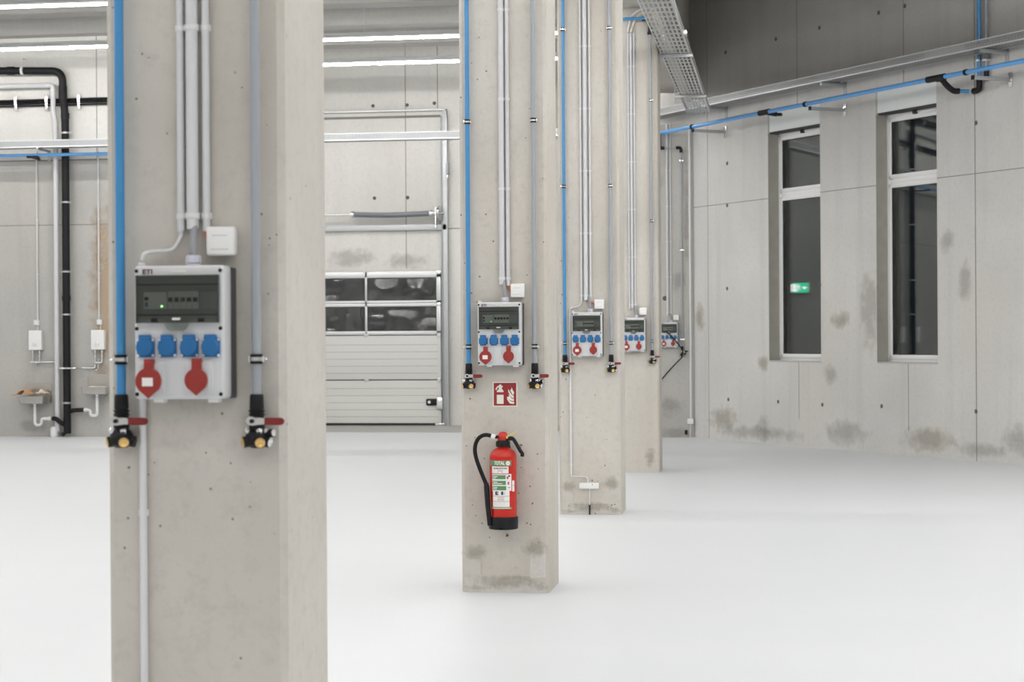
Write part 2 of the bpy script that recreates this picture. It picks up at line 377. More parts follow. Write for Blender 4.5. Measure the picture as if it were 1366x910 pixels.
# back wall on the left, with the sinks
def disc(b, c, nrm, r, mi): b.lathe([(r, 0), (r * .9, .0012)], c, nrm, 14, mi)
b = MB(); b.box(-16, -9.4, WALL_Y, WALL_Y + .25, 0, 4.075); b.box(-16, -9.4, WALL_Y, WALL_Y + .25, 4.095, TOP, 1); b.box(-16, -9.4, WALL_Y + .012, WALL_Y + .2, 4.07, 4.1, 2)
b.box(-16, -9.4, WALL_Y - .001, WALL_Y + .01, 3.12, 3.134, 2); b.box(-10.03, -10.018, WALL_Y - .001, WALL_Y + .01, 4.1, TOP, 2)
b.patch(*[(x, WALL_Y - .002, z) for x, z in ((-10.25, .2), (-9.55, .2), (-9.55, 4.05), (-10.25, 4.05))], 3)
b.patch(*[(x, WALL_Y - .0025, z) for x, z in ((-10.06, 1.7), (-9.98, 1.7), (-9.98, 3.9), (-10.06, 3.9))], 3)
b.patch(*[(x, WALL_Y - .002, z) for x, z in ((-11.4, 0), (-10.7, 0), (-10.7, .3), (-11.4, .3))], 4)
struct(b, 'wall_back_left', ['wall_low', 'wall_upper', 'groove', 'stain_rust', 'stain_grey'], 'back concrete wall on the left behind the sinks', 'wall')
# the door bay, set deeper
b = MB(); b.box(-9.6, -9.4, WALL_Y + .25, DOOR_Y + .2, 0, TOP)
struct(b, 'wall_recess', 'wall', 'side wall of the door bay', 'wall')
b = MB(); b.box(-9.6, -9.2, DOOR_Y, DOOR_Y + .25, 0, TOP); b.box(-5.5, -3.3, DOOR_Y, DOOR_Y + .25, 0, TOP); b.box(-9.2, -5.5, DOOR_Y, DOOR_Y + .25, 2.5, TOP)
for x in (-6.078, -5.548, -8.0):
    b.box(x - .006, x + .006, DOOR_Y - .001, DOOR_Y + .01, 2.55 if x < -5.6 else 5.12, TOP, 1)
b.box(-5.43, -3.4, DOOR_Y - .001, DOOR_Y + .01, 3.18, 3.195, 1); b.box(-9.4, -5.5, DOOR_Y - .001, DOOR_Y + .01, 4.99, 5.03, 1)  # second, wider band is the header rail's shadow, painted on
for x, z in ((-6.615, 5.2), (-6.6, 3.7), (-6.05, 3.7), (-6.6, 3.2), (-6.05, 5.2), (-5.6, 5.22)): disc(b, (x, DOOR_Y, z), (0, -1, 0), .03, 2)
b.patch(*[(x, DOOR_Y - .002, z) for x, z in ((-7.6, 2.5), (-6.4, 2.5), (-6.4, 2.95), (-7.6, 2.95))], 3)
b.patch(*[(x, DOOR_Y - .002, z) for x, z in ((-6.6, 2.5), (-5.55, 2.5), (-5.55, 2.85), (-6.6, 2.85))], 3)
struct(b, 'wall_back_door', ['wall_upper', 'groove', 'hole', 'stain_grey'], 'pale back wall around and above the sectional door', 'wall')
# the corner wall end that carries the last socket box
b = MB(); b.box(-2.6, -1.28, WALL_Y, WALL_Y + .35, 0, 4.41)
for x, z, w, h, mi in ((-1.6, .45, .5, .5, 1), (-1.55, .05, .6, .28, 1), (-1.75, 3.6, .2, .5, 1), (-1.5, 2.2, .35, .4, 1), (-1.37, 3.2, .1, 2.2, 1)): b.patch(*[(x + a * w / 2, WALL_Y - .002, z + c * h / 2) for a, c in ((-1, -1), (1, -1), (1, 1), (-1, 1))], mi)
disc(b, onY(887, 398, WALL_Y), (0, -1, 0), .035, 2)
struct(b, 'wall_corner', ['wall_low', 'stain_grey', 'hole'], 'grey concrete wall end in the back corner carrying the farthest socket box', 'wall')
# right-hand wall with its two window openings, built in wall coordinates (x = s, -y = into the room)
W1, W2, WZ0, WZ1 = (1.88, 3.035), (4.168, 5.30), 1.085, 4.385
b = MB(); T = .32
ZU = 4.575
for s0, s1 in ((-4.1, W1[0]), (W1[1], W2[0]), (W2[1], 42)): b.box(s0, s1, 0, T, 0, ZU)
for s0, s1 in (W1, W2): b.box(s0, s1, 0, T, 0, WZ0); b.box(s0, s1, 0, T, WZ1, ZU)
b.box(-4.1, 42, 0, T, ZU, TOP, 5)  # strip above the tray, with shade mixed into its colour
def groove(s0, s1, z0, z1): b.box(s0, s1, -.001, .01, z0, z1, 1)
for s0, s1 in ((-.3, W1[0]), (W1[1], W2[0]), (W2[1], 12)): groove(s0, s1, 3.228, 3.238)
groove(.405, .415, 0, TOP); groove(5.955, 5.969, 0, TOP); groove(2.545, 2.556, .35, WZ0); groove(2.545, 2.557, 4.4, TOP); groove(4.757, 4.768, .3, WZ0); groove(4.70, 4.712, 4.4, TOP); groove(8.9, 8.912, 0, TOP)
for px, py in ((1097, 540), (1176, 542), (1038, 536), (971.6, 533), (1302, 549), (1302, 164), (968, 70), (1035, 52), (1093, 37), (1172, 17), (1207, 8), (970, 218), (970, 274), (970, 385), (1094, 380)):
    s, z = onW(px, py); disc(b, (s, 0, z), (0, -1, 0), .027, 2)
for x0, y0, x1, y1, mi in ((940, 535, 990, 580, 3), (1005, 548, 1032, 592, 4), (1085, 555, 1170, 605, 4), (1190, 565, 1290, 622, 3), (1330, 560, 1390, 640, 4), (925, 395, 942, 450, 3), (1104, 410, 1142, 444, 3), (1140, 330, 1180, 490, 4), (1250, 300, 1278, 345, 4), (1008, 470, 1030, 500, 3), (1095, 480, 1120, 520, 4), (1255, 590, 1366, 625, 4), (930, 570, 1100, 600, 4), (1275, 330, 1300, 420, 4)):
    (s0, z0), (s1, z1) = onW(x0, y1), onW(x1, y0); z0 = max(z0, .0); b.patch((s0, -.002, z0), (s1, -.002, z0), (s1, -.002, z1), (s0, -.002, z1), mi)
struct(b, 'wall_right', ['wall', 'groove', 'hole', 'stain_beige', 'stain_grey', 'wall_shaded'], 'long right-hand concrete wall with two tall windows', 'wall', loc=(WA.x, WA.y, 0), rz=WROT)
b = MB(); b.box(-16.2, -16, -8, 26.7, 0, TOP); struct(b, 'wall_left', 'wall', 'far left concrete wall outside the view', 'wall')
b = MB(); b.box(-16, 23, -8.2, -8, 0, TOP); struct(b, 'wall_front', 'wall', 'concrete wall behind the viewer', 'wall')

# windows (frame plane .165 behind the wall face)
def window(i, s0, s1, label):
    w = thing('window_%d' % i, label, 'window', wpt(s0, 0, WZ0), WROT, None, 'structure'); W = s1 - s0; HH = WZ1 - WZ0
    b = MB(); y0, y1 = .165, .245; ft = 4.09 - WZ0
    b.box(0, W, y0, y1, .012, .062, 0, .004); b.box(0, W, y0, y1, ft - .055, ft + .2, 0, .004); b.box(0, .052, y0, y1, .0, ft, 0, .004); b.box(W - .052, W, y0, y1, 0, ft, 0, .004)
    b.box(.03, W - .03, y0 + .01, y1 - .01, 2.15, 2.235, 0, .004)
    b.build('frame', 'pvc_frame', w)
    def sash(z0, z1, nm):
        b = MB(); t = .05; a0, a1 = .048, W - .048
        b.box(a0, a0 + t, y0 - .014, y1 - .02, z0, z1, 0, .006); b.box(a1 - t, a1, y0 - .014, y1 - .02, z0, z1, 0, .006); b.box(a0, a1, y0 - .014, y1 - .02, z0, z0 + t, 0, .006); b.box(a0, a1, y0 - .014, y1 - .02, z1 - t, z1, 0, .006)
        o = b.build('sash', 'pvc_frame', w)
        g = MB(); g.box(a0 + t - .004, a1 - t + .004, y0 + .006, y0 + .014, z0 + t - .004, z1 - t + .004); g.box(a0 + t - .004, a1 - t + .004, y0 + .030, y0 + .038, z0 + t - .004, z1 - t + .004); g.build('glass_pane', 'glass', o, smooth=False)
        g = MB(); q = .007; p0, p1, r0, r1 = a0 + t, a1 - t, z0 + t, z1 - t
        for bx in ((p0, p0 + q, r0, r1), (p1 - q, p1, r0, r1), (p0, p1, r0, r0 + q), (p0, p1, r1 - q, r1)): g.box(bx[0], bx[1], y0 - .001, y0 + .006, bx[2], bx[3])
        g.build('gasket', 'gasket', o)
        return o
    sash(.05, 2.165, 'lower'); up = sash(2.225, ft - .045, 'upper')
    b = MB(); b.box(W * .22, W * .93, y0 - .018, y0, ft - .028, ft - .012, 0, .004); b.box(W * .5 - .03, W * .5 + .03, y0 - .04, y0, ft - .045, ft - .005, 1, .008); b.build('opening_rod', ['pvc_frame', 'gasket'], w)
    b = MB(); b.box(.012, W - .004, .015, .24, 4.105 - WZ0, HH - .004, 0, .006); b.box(.012, W - .004, .022, .2, 4.088 - WZ0, 4.1055 - WZ0, 1); b.build('blind_box', ['blind', 'gasket'], w)
    b = MB(); b.box(-.002, .006, .002, y0, .012, HH - .3, 0); b.build('jamb_sheet', 'jamb_olive', w)  # thin darker sheet over the left jamb only
    b = MB(); b.box(0, W, -.004, .17, -.004, .014, 0, .003); b.build('sill', 'floor_grey', w)
    return w
window(1, *W1, 'tall narrow window nearer the back corner, with white frame and green reflection')
window(2, *W2, 'tall narrow window nearer the right edge, with white frame and blind box')

# the sectional door
d = thing('door_1', 'pale grey sectional overhead door with two rows of glazed panes', 'door', (-7.35, DOOR_Y - .06, 0), 0, None, 'structure')
DX0, DX1 = -1.9, 1.845        # local extent, right edge at x = -5.505
def lx(px, py): p = onY(px, py, DOOR_Y - .06); return p.x + 7.35, p.z
for z0, z1 in ((.045, .735), (.752, 1.462)):
    b = MB(); b.box(DX0, DX1, 0, .045, z0, z1, 0, .006)
    k = z0 + .1
    while k < z1 - .05: b.box(DX0 + .01, DX1 - .05, -.0015, .004, k, k + .003, 1); k += .115
    for hx in (-1.9 + .3, -.64 + .04, .575): b.box(hx, hx + .075, -.012, .0, z1 - .02, z1 + .03, 2, .003)
    b.box(DX1 - .06, DX1, -.02, .005, z1 - .03, z1 + .04, 2, .004)
    b.build('panel', ['grey_frame', 'gasket', 'alu'], d)
def glazed(z0, z1, top, bot):
    b = MB(); b.box(DX0, DX1, 0, .05, z0, z0 + bot, 0, .004); b.box(DX0, DX1, 0, .05, z1 - top, z1, 0, .004)
    mull = [DX0 + .02, -.64, .595, DX1 - .07]
    for q, x in enumerate(mull): b.box(x, x + (.07 if q == 3 else .035), 0, .05, z0, z1, 0, .004)
    f = b.build('glazed_section', 'alu', d)
    for x0, x1 in zip(mull, mull[1:]):
        g = MB(); g.box(x0 + .034, x1 + .001, .018, .021, z0 + bot - .004, z1 - top + .004); g.box(x0 + .034, x1 + .001, .034, .037, z0 + bot - .004, z1 - top + .004); g.build('pane', 'door_glass', f, smooth=False)
        g = MB()
        for bx in ((x0 + .034, x0 + .046, z0 + bot, z1 - top), (x1 - .012, x1, z0 + bot, z1 - top), (x0 + .034, x1, z0 + bot, z0 + bot + .012), (x0 + .034, x1, z1 - top - .012, z1 - top)): g.box(bx[0], bx[1], .008, .017, bx[2], bx[3])
        g.build('pane_seal', 'gasket', f)
    b = MB(); b.box(DX1 - .06, DX1, -.02, .005, z1 - .05, z1 + .01, 0, .004); b.build('hinge', 'chrome', d)
glazed(1.475, 1.985, .05, .06); glazed(1.99, 2.50, .10, .04)
b = MB(); b.box(DX0, DX1, -.005, .045, .008, .045); b.build('bottom_seal', 'gasket', d)
b = MB(); b.box(DX0, DX1, .046, .06, .0, 1.48); b.build('backing', 'box_dark', d)
for x in (1.885, -1.94 - .07):
    b = MB(); b.box(x, x + .07, -.02, .058, 0, 5.09, 0, .004); b.box(x + .072, x + .085, -.05, .058, 0, 5.0, 0); b.box(x - .02, x + .0, -.035, -.02, 0, 5.0, 1); b.build('guide_rail', ['steel', 'spring'], d)
b = MB(); b.box(-2.0, 1.95, -.02, .058, 3.165, 3.255, 0, .004); b.build('spring_bracket_plate', 'steel', d)
b = MB(); b.box(-2.0, 1.95, -.03, .05, 5.09, 5.118, 0, .004); b.build('header_rail', 'steel', d)
p0 = Vector((-2.0, -.1, 3.43)); b = MB(); b.cyl(p0, (1.93, -.1, 3.43), .0125, n=12); b.build('torsion_shaft', 'chrome', d)
b = MB(); hel = []
for i in range(44 * 8 + 1):
    a = 2 * PI * i / 8; t = i / (44 * 8); sag = -.02 * math.sin(PI * t); hel.append(Vector((.42 + 1.29 * t, -.1 + .04 * math.cos(a), 3.43 + sag + .04 * math.sin(a))))
b.cyl((.42, -.1, 3.43), (1.05, -.1, 3.412), .036, n=14); b.cyl((1.05, -.1, 3.412), (1.71, -.1, 3.43), .036, n=14)
b.tube(hel, .008, 6); b.build('torsion_spring', 'spring', d)
b = MB()
for x in (.40, 1.69): b.cyl((x, -.1, 3.43), (x + .05, -.1, 3.43), .055, n=18)
b.build('spring_plug', 'chrome', d)
b = MB(); b.lathe([(.03, 0), (.12, .03), (.125, .05), (.12, .06), (.03, .08)], (1.80, -.1, 3.43), (1, 0, 0), 26); b.box(1.79, 1.80, -.14, -.0, 3.2, 3.52); b.build('cable_drum', 'chrome', d)
b = MB(); b.box(1.96, 1.99, -.06, .05, 4.05, 4.24, 0, .004); b.box(1.965, 1.985, -.055, .04, 3.98, 4.05, 1, .004); b.build('control_box', ['spring', 'chrome'], d)
b = MB(); b.box(1.60, 1.80, -.05, 0, .33, .44, 0, .03); b.cyl((1.655, -.056, .385), (1.655, -.048, .385), .025, n=16, mi=1); b.box(1.78, 1.87, -.06, 0, .27, .46, 1, .004); b.box(1.75, 1.9, -.05, 0, .0, .045, 1, .004); b.build('lock', ['black', 'chrome'], d)

# ------------------------------------------------------------------ columns
DN = ['the nearest column', 'the fire extinguisher column', 'the third nearest column', 'the farthest column', 'the back corner wall']
col_labels = ['wide blurred concrete column nearest the viewer, cut off by the bottom edge', 'concrete column with the red fire extinguisher and its sign',
              'concrete column just behind the extinguisher one, with small white box near its foot', 'farthest concrete column, partly hidden, with a bare foot']
# air pockets and chips that show on the column fronts: (pixel x, pixel y, size in pixels)
PITS = {0: ((172, 624, 2.6), (275, 604, 1.8), (198, 633, 1.4), (206, 617, 1.4), (151, 323, 2.6), (360, 318, 1.8), (359, 327, 1.5), (369, 313, 1.8), (358, 392, 1.5), (190, 72, 2.2), (199, 77, 1.5), (151, 10, 1.8), (182, 132, 2.4), (323, 117, 1.8), (223, 178, 1.6), (334, 643, 1.4), (152, 518, 1.3), (356, 167, 1.3)),
        1: ((695, 594, 2.2), (694, 597, 1.4), (717, 606, 1.5), (718, 626, 1.1), (707, 649, 1.4), (692, 658, 1.4), (710, 672, 1.6), (711, 671, 1.2), (703, 698, 1.6), (708, 700, 1.6), (677, 714, 2.4), (676, 715, 1.6), (646, 612, 1.3), (622, 595, 1.2), (635, 688, 1.2), (630, 674, 1.2), (627, 532, 1.6), (629, 391, 1.8), (622, 387, 1.2), (640, 369, 1.6), (658, 322, 1.6), (620, 351, 1.2), (615, 287, 1.6), (648, 286, 1.6), (639, 50, 1.3), (649, 95, 1.6), (637, 106, 1.4), (629, 84, 1.2), (725, 323, 1.3), (701, 184, 1.2), (703, 367, 1.2), (615, 130, 1.3), (719, 724, 1.3), (636, 403, 1.4)),
        2: ((750, 393, 1.2), (748, 405, 1.1), (755, 506, 1.4), (751, 550, 1.2), (807, 621, 1.4), (794, 527, 1.1), (748, 556, 1.0), (816, 674, 1.6), (820, 673, 1.2), (759, 675, 1.1), (790, 641, 1.6), (749, 348, 1.1), (794, 685, 1.4))}
for i, Y in enumerate(CY_):
    c = .018; b = MB()
    out = [(XL + c, 0), (XR - c, 0), (XR, c), (XR, DEP - c), (XR - c, DEP), (XL + c, DEP), (XL, DEP - c), (XL, c)]
    lo = [b.bm.verts.new((x + 1.5585, y, 0)) for x, y in out]; hi = [b.bm.verts.new((x + 1.5585, y, 4.869)) for x, y in out]
    for k in range(8): b.bm.faces.new((lo[k], lo[(k + 1) % 8], hi[(k + 1) % 8], hi[k]))
    b.bm.faces.new(list(reversed(lo))); b.bm.faces.new(hi)
    hw = (XR - XL) / 2 - c
    if i in (1, 2):      # mortar repairs at the foot
        rr = random.Random(i)
        def pat(out, d=.0012, mi=1): b.poly([(x, -d, z) for x, z in out], mi)
        pat([(-hw, .10), (-hw, .205), (-hw + .07, .20), (-hw + .092, .165), (-hw + .09, .105)]); pat([(hw, .09), (hw, .26), (hw - .05, .245), (hw - .085, .215), (hw - .09, .08)])
        pat([(-hw, .001), (hw, .001), (hw, .05), (hw - .15, .075), (-.05, .07), (-hw + .1, .09), (-hw, .085)], .0008)
        b.box(-hw + .091, -hw + .0935, -.0016, .001, .10, .17, 4); b.box(-hw + .09, hw - .09, -.0014, .001, .078, .080, 4) if i == 2 else b.box(.02, hw - .09, -.0014, .001, .088, .090, 4)
        for x, z, w, h in ((-hw + .06, .225, .20, .13), (hw - .06, .25, .20, .16), (hw - .04, .03, .16, .09), (-hw + .07, .02, .2, .06), (0, .06, .5, .12)): b.patch(*[(x + p * w / 2, -.002, max(z + q * h / 2, .001)) for p, q in ((-1, -1), (1, -1), (1, 1), (-1, 1))], 3)
        for k in range(5):
            x = rr.uniform(-hw + .05, hw - .05); z = rr.uniform(.2, .42) if k < 3 else rr.uniform(.7, .9); b.lathe([(rr.uniform(.003, .006), 0), (.003, .0012)], (x, 0, z), (0, -1, 0), 7, 2)
    if i == 3:
        b.patch(*[(x, -.002, z) for x, z in ((hw - .16, .02), (hw, .02), (hw, .3), (hw - .16, .3))], 3)
    if i == 0:
        for x, z in ((-.2, .87), (.04, 1.03), (.10, .95), (-.1, .93), (.17, 1.75), (.185, 1.76), (-.19, .95), (.12, .58)): b.lathe([(.004, 0), (.0035, .001)], (x, 0, z), (0, -1, 0), 8, 2)
    for px, py, r in PITS.get(i, ()):
        p = onY(px, py, Y); q = random.Random(px * 7 + py); a0 = q.uniform(0, 3); k = r * Y / 2500
        b.poly([(p.x + 1.5585 + k * q.uniform(.6, 1.2) * math.cos(a0 + 2 * PI * j / 7), -.0009, p.z + k * q.uniform(.5, 1) * math.sin(a0 + 2 * PI * j / 7)) for j in range(7)], 5)
    o = b.build('concrete_column', ['column', 'column_patch', 'groove', 'stain_column', 'seam', 'pit'], None, (-1.5585, Y, 0), smooth=False)
    tag(o, col_labels[i], 'column', 'row of concrete columns', 'thing')

# ------------------------------------------------------------------ socket boxes
FR = -.105      # front face of the cover
def make_power_box():
    t = thing('power_distribution_box', '', 'socket box', (0, 0, 0), 0, 'socket boxes on the columns'); W, HT = .243, .350
    b = MB(); b.box(-W / 2 + .006, W / 2 + .004, -.036, -.0002, .0, HT - .004, 0, .006); b.build('back_box', 'box_dark', t)
    b = MB(); b.box(-W / 2, W / 2, FR, -.034, 0, HT, 0, .012, 3); cov = b.build('cover', 'box_grey', t)
    X = lambda u: -W / 2 + u
    Z = lambda v: HT - v
    for x in (.007, .234):
        for v in (.014, .165, .337): b = MB(); b.lathe([(.0052, 0), (.0052, .001), (.004, .0015)], (X(x), FR, Z(v)), (0, -1, 0), 14); b.build('cover_screw', 'black', t)
    # breaker bay
    b = MB(); b.box(X(.011), X(.231), FR - .001, FR + .01, Z(.150), Z(.028)); b.box(X(.011), X(.231), FR - .006, FR, Z(.052), Z(.0485), 1); b.box(X(.011), X(.231), FR - .006, FR, Z(.131), Z(.128), 1); bay = b.build('breaker_bay', ['interior', 'black'], t)
    b = MB(); b.box(X(.030), X(.092), FR - .010, FR, Z(.114), Z(.070), 0, .001); b.box(X(.032), X(.043), FR - .012, FR - .009, Z(.091), Z(.082), 1, .001); b.box(X(.033), X(.042), FR - .011, FR - .0095, Z(.108), Z(.096), 3)
    b.lathe([(.0028, 0), (.002, .001)], (X(.079), FR - .010, Z(.107)), (0, -1, 0), 10, 2); b.build('residual_current_device', ['module', 'black', 'led_green', 'blue_socket'], bay)
    for k in range(5):
        x = .0945 + k * .0168; b = MB(); b.box(X(x), X(x + .016), FR - .007, FR, Z(.114), Z(.068), 0, .001); b.box(X(x), X(x + .016), FR - .011, FR - .005, Z(.104), Z(.083), 0, .001); b.box(X(x + .002), X(x + .014), FR - .0135, FR - .010, Z(.096), Z(.084), 1, .001); b.build('circuit_breaker', ['module', 'black'], bay)
    b = MB(); b.box(X(.18), X(.225), FR - .006, FR, Z(.114), Z(.070), 0, .001); b.build('blank_plate', 'grey_tube', bay)
    # smoked hinged hood with its grip tab
    b = MB(); y = FR - .017; out = [(.010, .026), (.232, .026), (.232, .151), (.155, .151), (.148, .166), (.138, .172), (.104, .172), (.094, .166), (.087, .151), (.010, .151)]
    b.prism([(X(u), Z(v)) for u, v in out], y, y + .002); b.box(X(.010), X(.232), y, FR, Z(.0275), Z(.026)); b.box(X(.010), X(.0115), y, FR, Z(.151), Z(.026)); b.box(X(.2305), X(.232), y, FR, Z(.151), Z(.026)); hood = b.build('breaker_hood', 'hood', t, smooth=False)
    b = MB(); b.box(X(.109), X(.131), y - .002, y, Z(.143), Z(.137), 0, .001); b.build('hood_grip', 'white', hood)
    for u in (.052, .178): b = MB(); b.box(X(u), X(u + .018), y - .002, y + .001, Z(.149), Z(.138), 0, .001); b.build('hood_latch', 'black', hood)
    # four blue household sockets
    for x in (.032, .0915, .151, .209):
        b = MB(); z = Z(.212); cx = X(x); b.box(cx - .0245, cx + .0245, FR - .006, FR + .002, z - .028, z + .022, 0, .004)
        b.box(cx - .017, cx + .017, FR - .013, FR - .004, z + .012, z + .031, 0, .003); s = b.build('household_socket', 'blue_socket', t)
        b = MB(); b.lathe([(.0235, 0), (.0235, .008), (.021, .0105), (0, .0115)], (cx, FR - .006, z - .002), (0, -1, 0), 28); b.box(cx - .015, cx + .015, FR - .0165, FR - .006, z + .008, z + .024, 0, .003); b.build('flap_lid', 'blue_socket', s)
        for sx in (-1, 1):
            for sz in (-1, 1): b = MB(); b.lathe([(.0036, 0), (.0024, .001)], (cx + sx * .0205, FR - .006, z - .003 + sz * .0205), (0, -1, 0), 10); b.build('socket_screw', 'white', s)
    # two tilted red three-phase sockets
    for x, v, r in ((.0485, .302, .0345), (.177, .300, .0305)):
        cx, z = X(x), Z(v); b = MB(); b.box(cx - .036, cx + .038, FR - .008, FR + .002, z - .03, z + .052, 0, .004); b.prism([(cx - .03, z + .045), (cx + .03, z + .045), (cx + .03, z - .02), (cx - .03, z - .02)], FR - .02, FR - .006); s = b.build('three_phase_socket', 'box_grey', t)
        b = MB(); b.lathe([(r * .86, 0), (r * .86, .02)], (cx, FR - .006, z), (0, -1, 0), 30); b.build('socket_collar', 'red_socket', s)
        b = MB(); out = [(cx + r * math.sin(a), z + r * math.cos(a)) for a in [2 * PI * k / 36 for k in range(36)] if abs(a - PI) > .42]
        k = (len(out) + 1) // 2; out = out[:k] + [(cx, z - r * 1.3)] + out[k:]
        b.prism(out, FR - .034, FR - .026); b.box(cx - .0125, cx + .0125, FR - .033, FR - .015, z + r * .75, z + .052, 0, .003); b.cyl((cx - .0135, FR - .022, z + .0515), (cx + .0135, FR - .022, z + .0515), .006, n=12)
        lid = b.build('flap_lid', 'red_socket', s)
        if r > .033:
            b = MB(); b.box(cx - .016, cx + .013, FR - .0348, FR - .034, z - .013, z + .009); b.build('sticker', 'white', s)
    for x in (.062, .21):
        b = MB(); b.box(X(x) - .014, X(x) + .014, FR + .01, FR + .04, -.009, .004, 0, .002); b.build('mounting_lug', 'white', t)
    b = MB(); gx = X(.148); b.lathe([(.020, HT - .003), (.020, HT + .006), (.017, HT + .0065), (.0215, HT + .008), (.0215, HT + .024), (.016, HT + .028)], (gx, -.06, 0), (0, 0, 1), 10); b.build('cable_gland', 'lavender', t)
    b = MB(); b.tube(fillet([(gx, -.06, HT + .026), (gx, -.06, HT + .05), (gx - .008, -.03, HT + .085), (gx - .012, -.018, HT + .125)], .02), .0105, 12); b.build('cable_sleeve', 'grey_tube', t)
    b = MB(); b.lathe([(.010, HT - .003), (.010, HT + .006), (.007, HT + .01)], (X(.0095), -.07, 0), (0, 0, 1), 10); b.build('small_gland', 'box_grey', t)
    text_part('logo', 'ETI', .017, 'purple', t, (X(.037), FR - .0004, Z(.0165)), .027)
    b = MB(); b.box(X(.100), X(.141), FR - .0008, FR + .001, Z(.019), Z(.0135), 0, .0004); b.build('rating_plate', 'label_white', t)
    return t
box0 = make_power_box()
BOX_X, BOX_Z = -1.5685, 1.2725
fronts = CY_ + [WALL_Y]
for i, Y in enumerate(fronts):
    o = box0 if i == 0 else dup(box0)
    o.location = (BOX_X if i < 4 else -1.618, Y, BOX_Z)
    o['label'] = 'grey power socket box with smoked breaker window on ' + DN[i]
# junction boxes
def make_jbox():
    t = thing('junction_box', '', 'junction box', (0, 0, 0), 0, 'white junction boxes by the socket boxes')
    b = MB(); b.box(-.036, .036, -.022, -.0002, -.036, .036, 0, .006); b.build('base', 'white', t)
    b = MB(); b.box(-.039, .039, -.045, -.016, -.038, .038, 0, .008, 3); l = b.build('lid', 'white', t)
    for z, w in ((.0145, .021), (-.022, .024)): b = MB(); b.box(-.002 - w, -.002 + w, -.0456, -.0448, z - .002, z + .002); b.build('embossed_line', 'conduit', l)
    return t
j0 = make_jbox()
for i, Y in enumerate(fronts):
    o = j0 if i == 0 else dup(j0)
    o.location = ((-1.474 if i < 4 else -1.522), Y, 1.688); o['label'] = 'small square white junction box above the socket box on ' + DN[i]

# ------------------------------------------------------------------ conduits
def conduit(x, Y, z0, z1, r, label, group, clips, m='conduit', cat='conduit', off=None, tabs=1):
    off = r + .004 if off is None else off
    t = thing('cable_conduit', label, cat, (x, Y, z0), 0, group)
    b = MB(); b.cyl((0, -off, 0), (0, -off, z1 - z0), r, n=16); b.build('pipe', m, t)
    for z in clips:
        b = MB(); w = r + .003; b.box(-w, w, -off - r * .35, -.0002, z - z0 - .0085, z - z0 + .0085, 0, .002); b.lathe([(r + .0016, -.006), (r + .0016, .006)], (0, -off, z - z0), (0, 0, 1), 16); b.build('clip', 'white_pvc', t)
    return t
CL = [1.757 + .5 * k for k in range(6)]
for i, specs in enumerate(([(-1.5905, .0100, 'thin left'), (-1.5565, .0160, 'thick middle'), (-1.5205, .0100, 'thin right')],
                           [(-1.5635, .0155, 'thick left'), (-1.5295, .0110, 'thin right')],
                           [(-1.6180, .0085, 'thin left'), (-1.5815, .0165, 'thick middle'), (-1.5440, .0090, 'thin right')],
                           [(-1.6160, .0095, 'thin left'), (-1.5860, .0140, 'thick middle'), (-1.5560, .0095, 'thin right')])):
    for x, r, nm in specs:
        conduit(x, CY_[i], 1.722 if r > .012 else 1.716, 4.6, r, '%s white conduit rising from the socket box on %s' % (nm, DN[i]), 'conduits above the socket boxes', CL)
for x, r, nm in ((-1.640, .017, 'thick left'), (-1.592, .010, 'thin right')):
    conduit(x, WALL_Y, 1.72, 4.42, r, '%s white conduit rising from the socket box on %s' % (nm, DN[4]), 'conduits above the socket boxes', CL[:5])
conduit(-1.7005, CY_[0], 0.0, 1.274, .0100, 'white conduit running from the nearest socket box down to the floor', 'low conduits', [.966, .466], 'white_pvc')
conduit(-1.7105, CY_[2], .325, 1.62, .0085, 'white conduit dropping beside the socket box on ' + DN[2], 'low conduits', [.40, .85, 1.25], 'white_pvc')
conduit(-1.322, WALL_Y, .25, 4.40, .016, 'long pale conduit up the back corner ending in a small white box', 'low conduits', [.6, 1.3, 2.1, 2.9, 3.7], 'white_pvc')
def cable(name, pts, r, m, label, cat='cable', group=None):
    p0 = Vector(pts[0]); b = MB(); b.tube([Vector(p) - p0 for p in spline(pts)], r, 10); return tag(b.build(name, m, None, p0), label, cat, group)
bx = BOX_X - .1215 + .0095
cable('power_cable', [(-1.5905, 4.811, 1.716), (-1.592, 4.809, 1.70), (-1.612, 4.80, 1.668), (-1.655, 4.775, 1.662), (bx + .006, 4.757, 1.655), (bx, 4.755, 1.639)], .0055, 'box_grey', 'pale cable looping from thin conduit to the nearest socket box', group='loose cables')
cable('power_cable', [(-1.5205, 4.811, 1.716), (-1.517, 4.809, 1.70), (-1.508, 4.806, 1.688)], .006, 'orange', 'short orange cable entering the junction box on the nearest column', group='loose cables')
cable('power_cable', [(-1.5295, 10.345, 1.716), (-1.522, 10.345, 1.70), (-1.508, 10.345, 1.692)], .006, 'orange', 'short orange cable entering the junction box above the extinguisher', group='loose cables')
cable('power_cable', [(-1.618, 14.957, 1.716), (-1.62, 14.957, 1.70), (-1.64, 14.957, 1.672), (-1.69, 14.957, 1.662), (-1.7105, 14.957, 1.65), (-1.7105, 14.957, 1.62)], .005, 'box_grey', 'pale cable bending from conduit to conduit on ' + DN[2], group='loose cables')
cable('power_cable', [(-1.544, 14.957, 1.716), (-1.538, 14.957, 1.70), (-1.512, 14.957, 1.692)], .005, 'orange', 'short orange cable entering the junction box on ' + DN[2], group='loose cables')
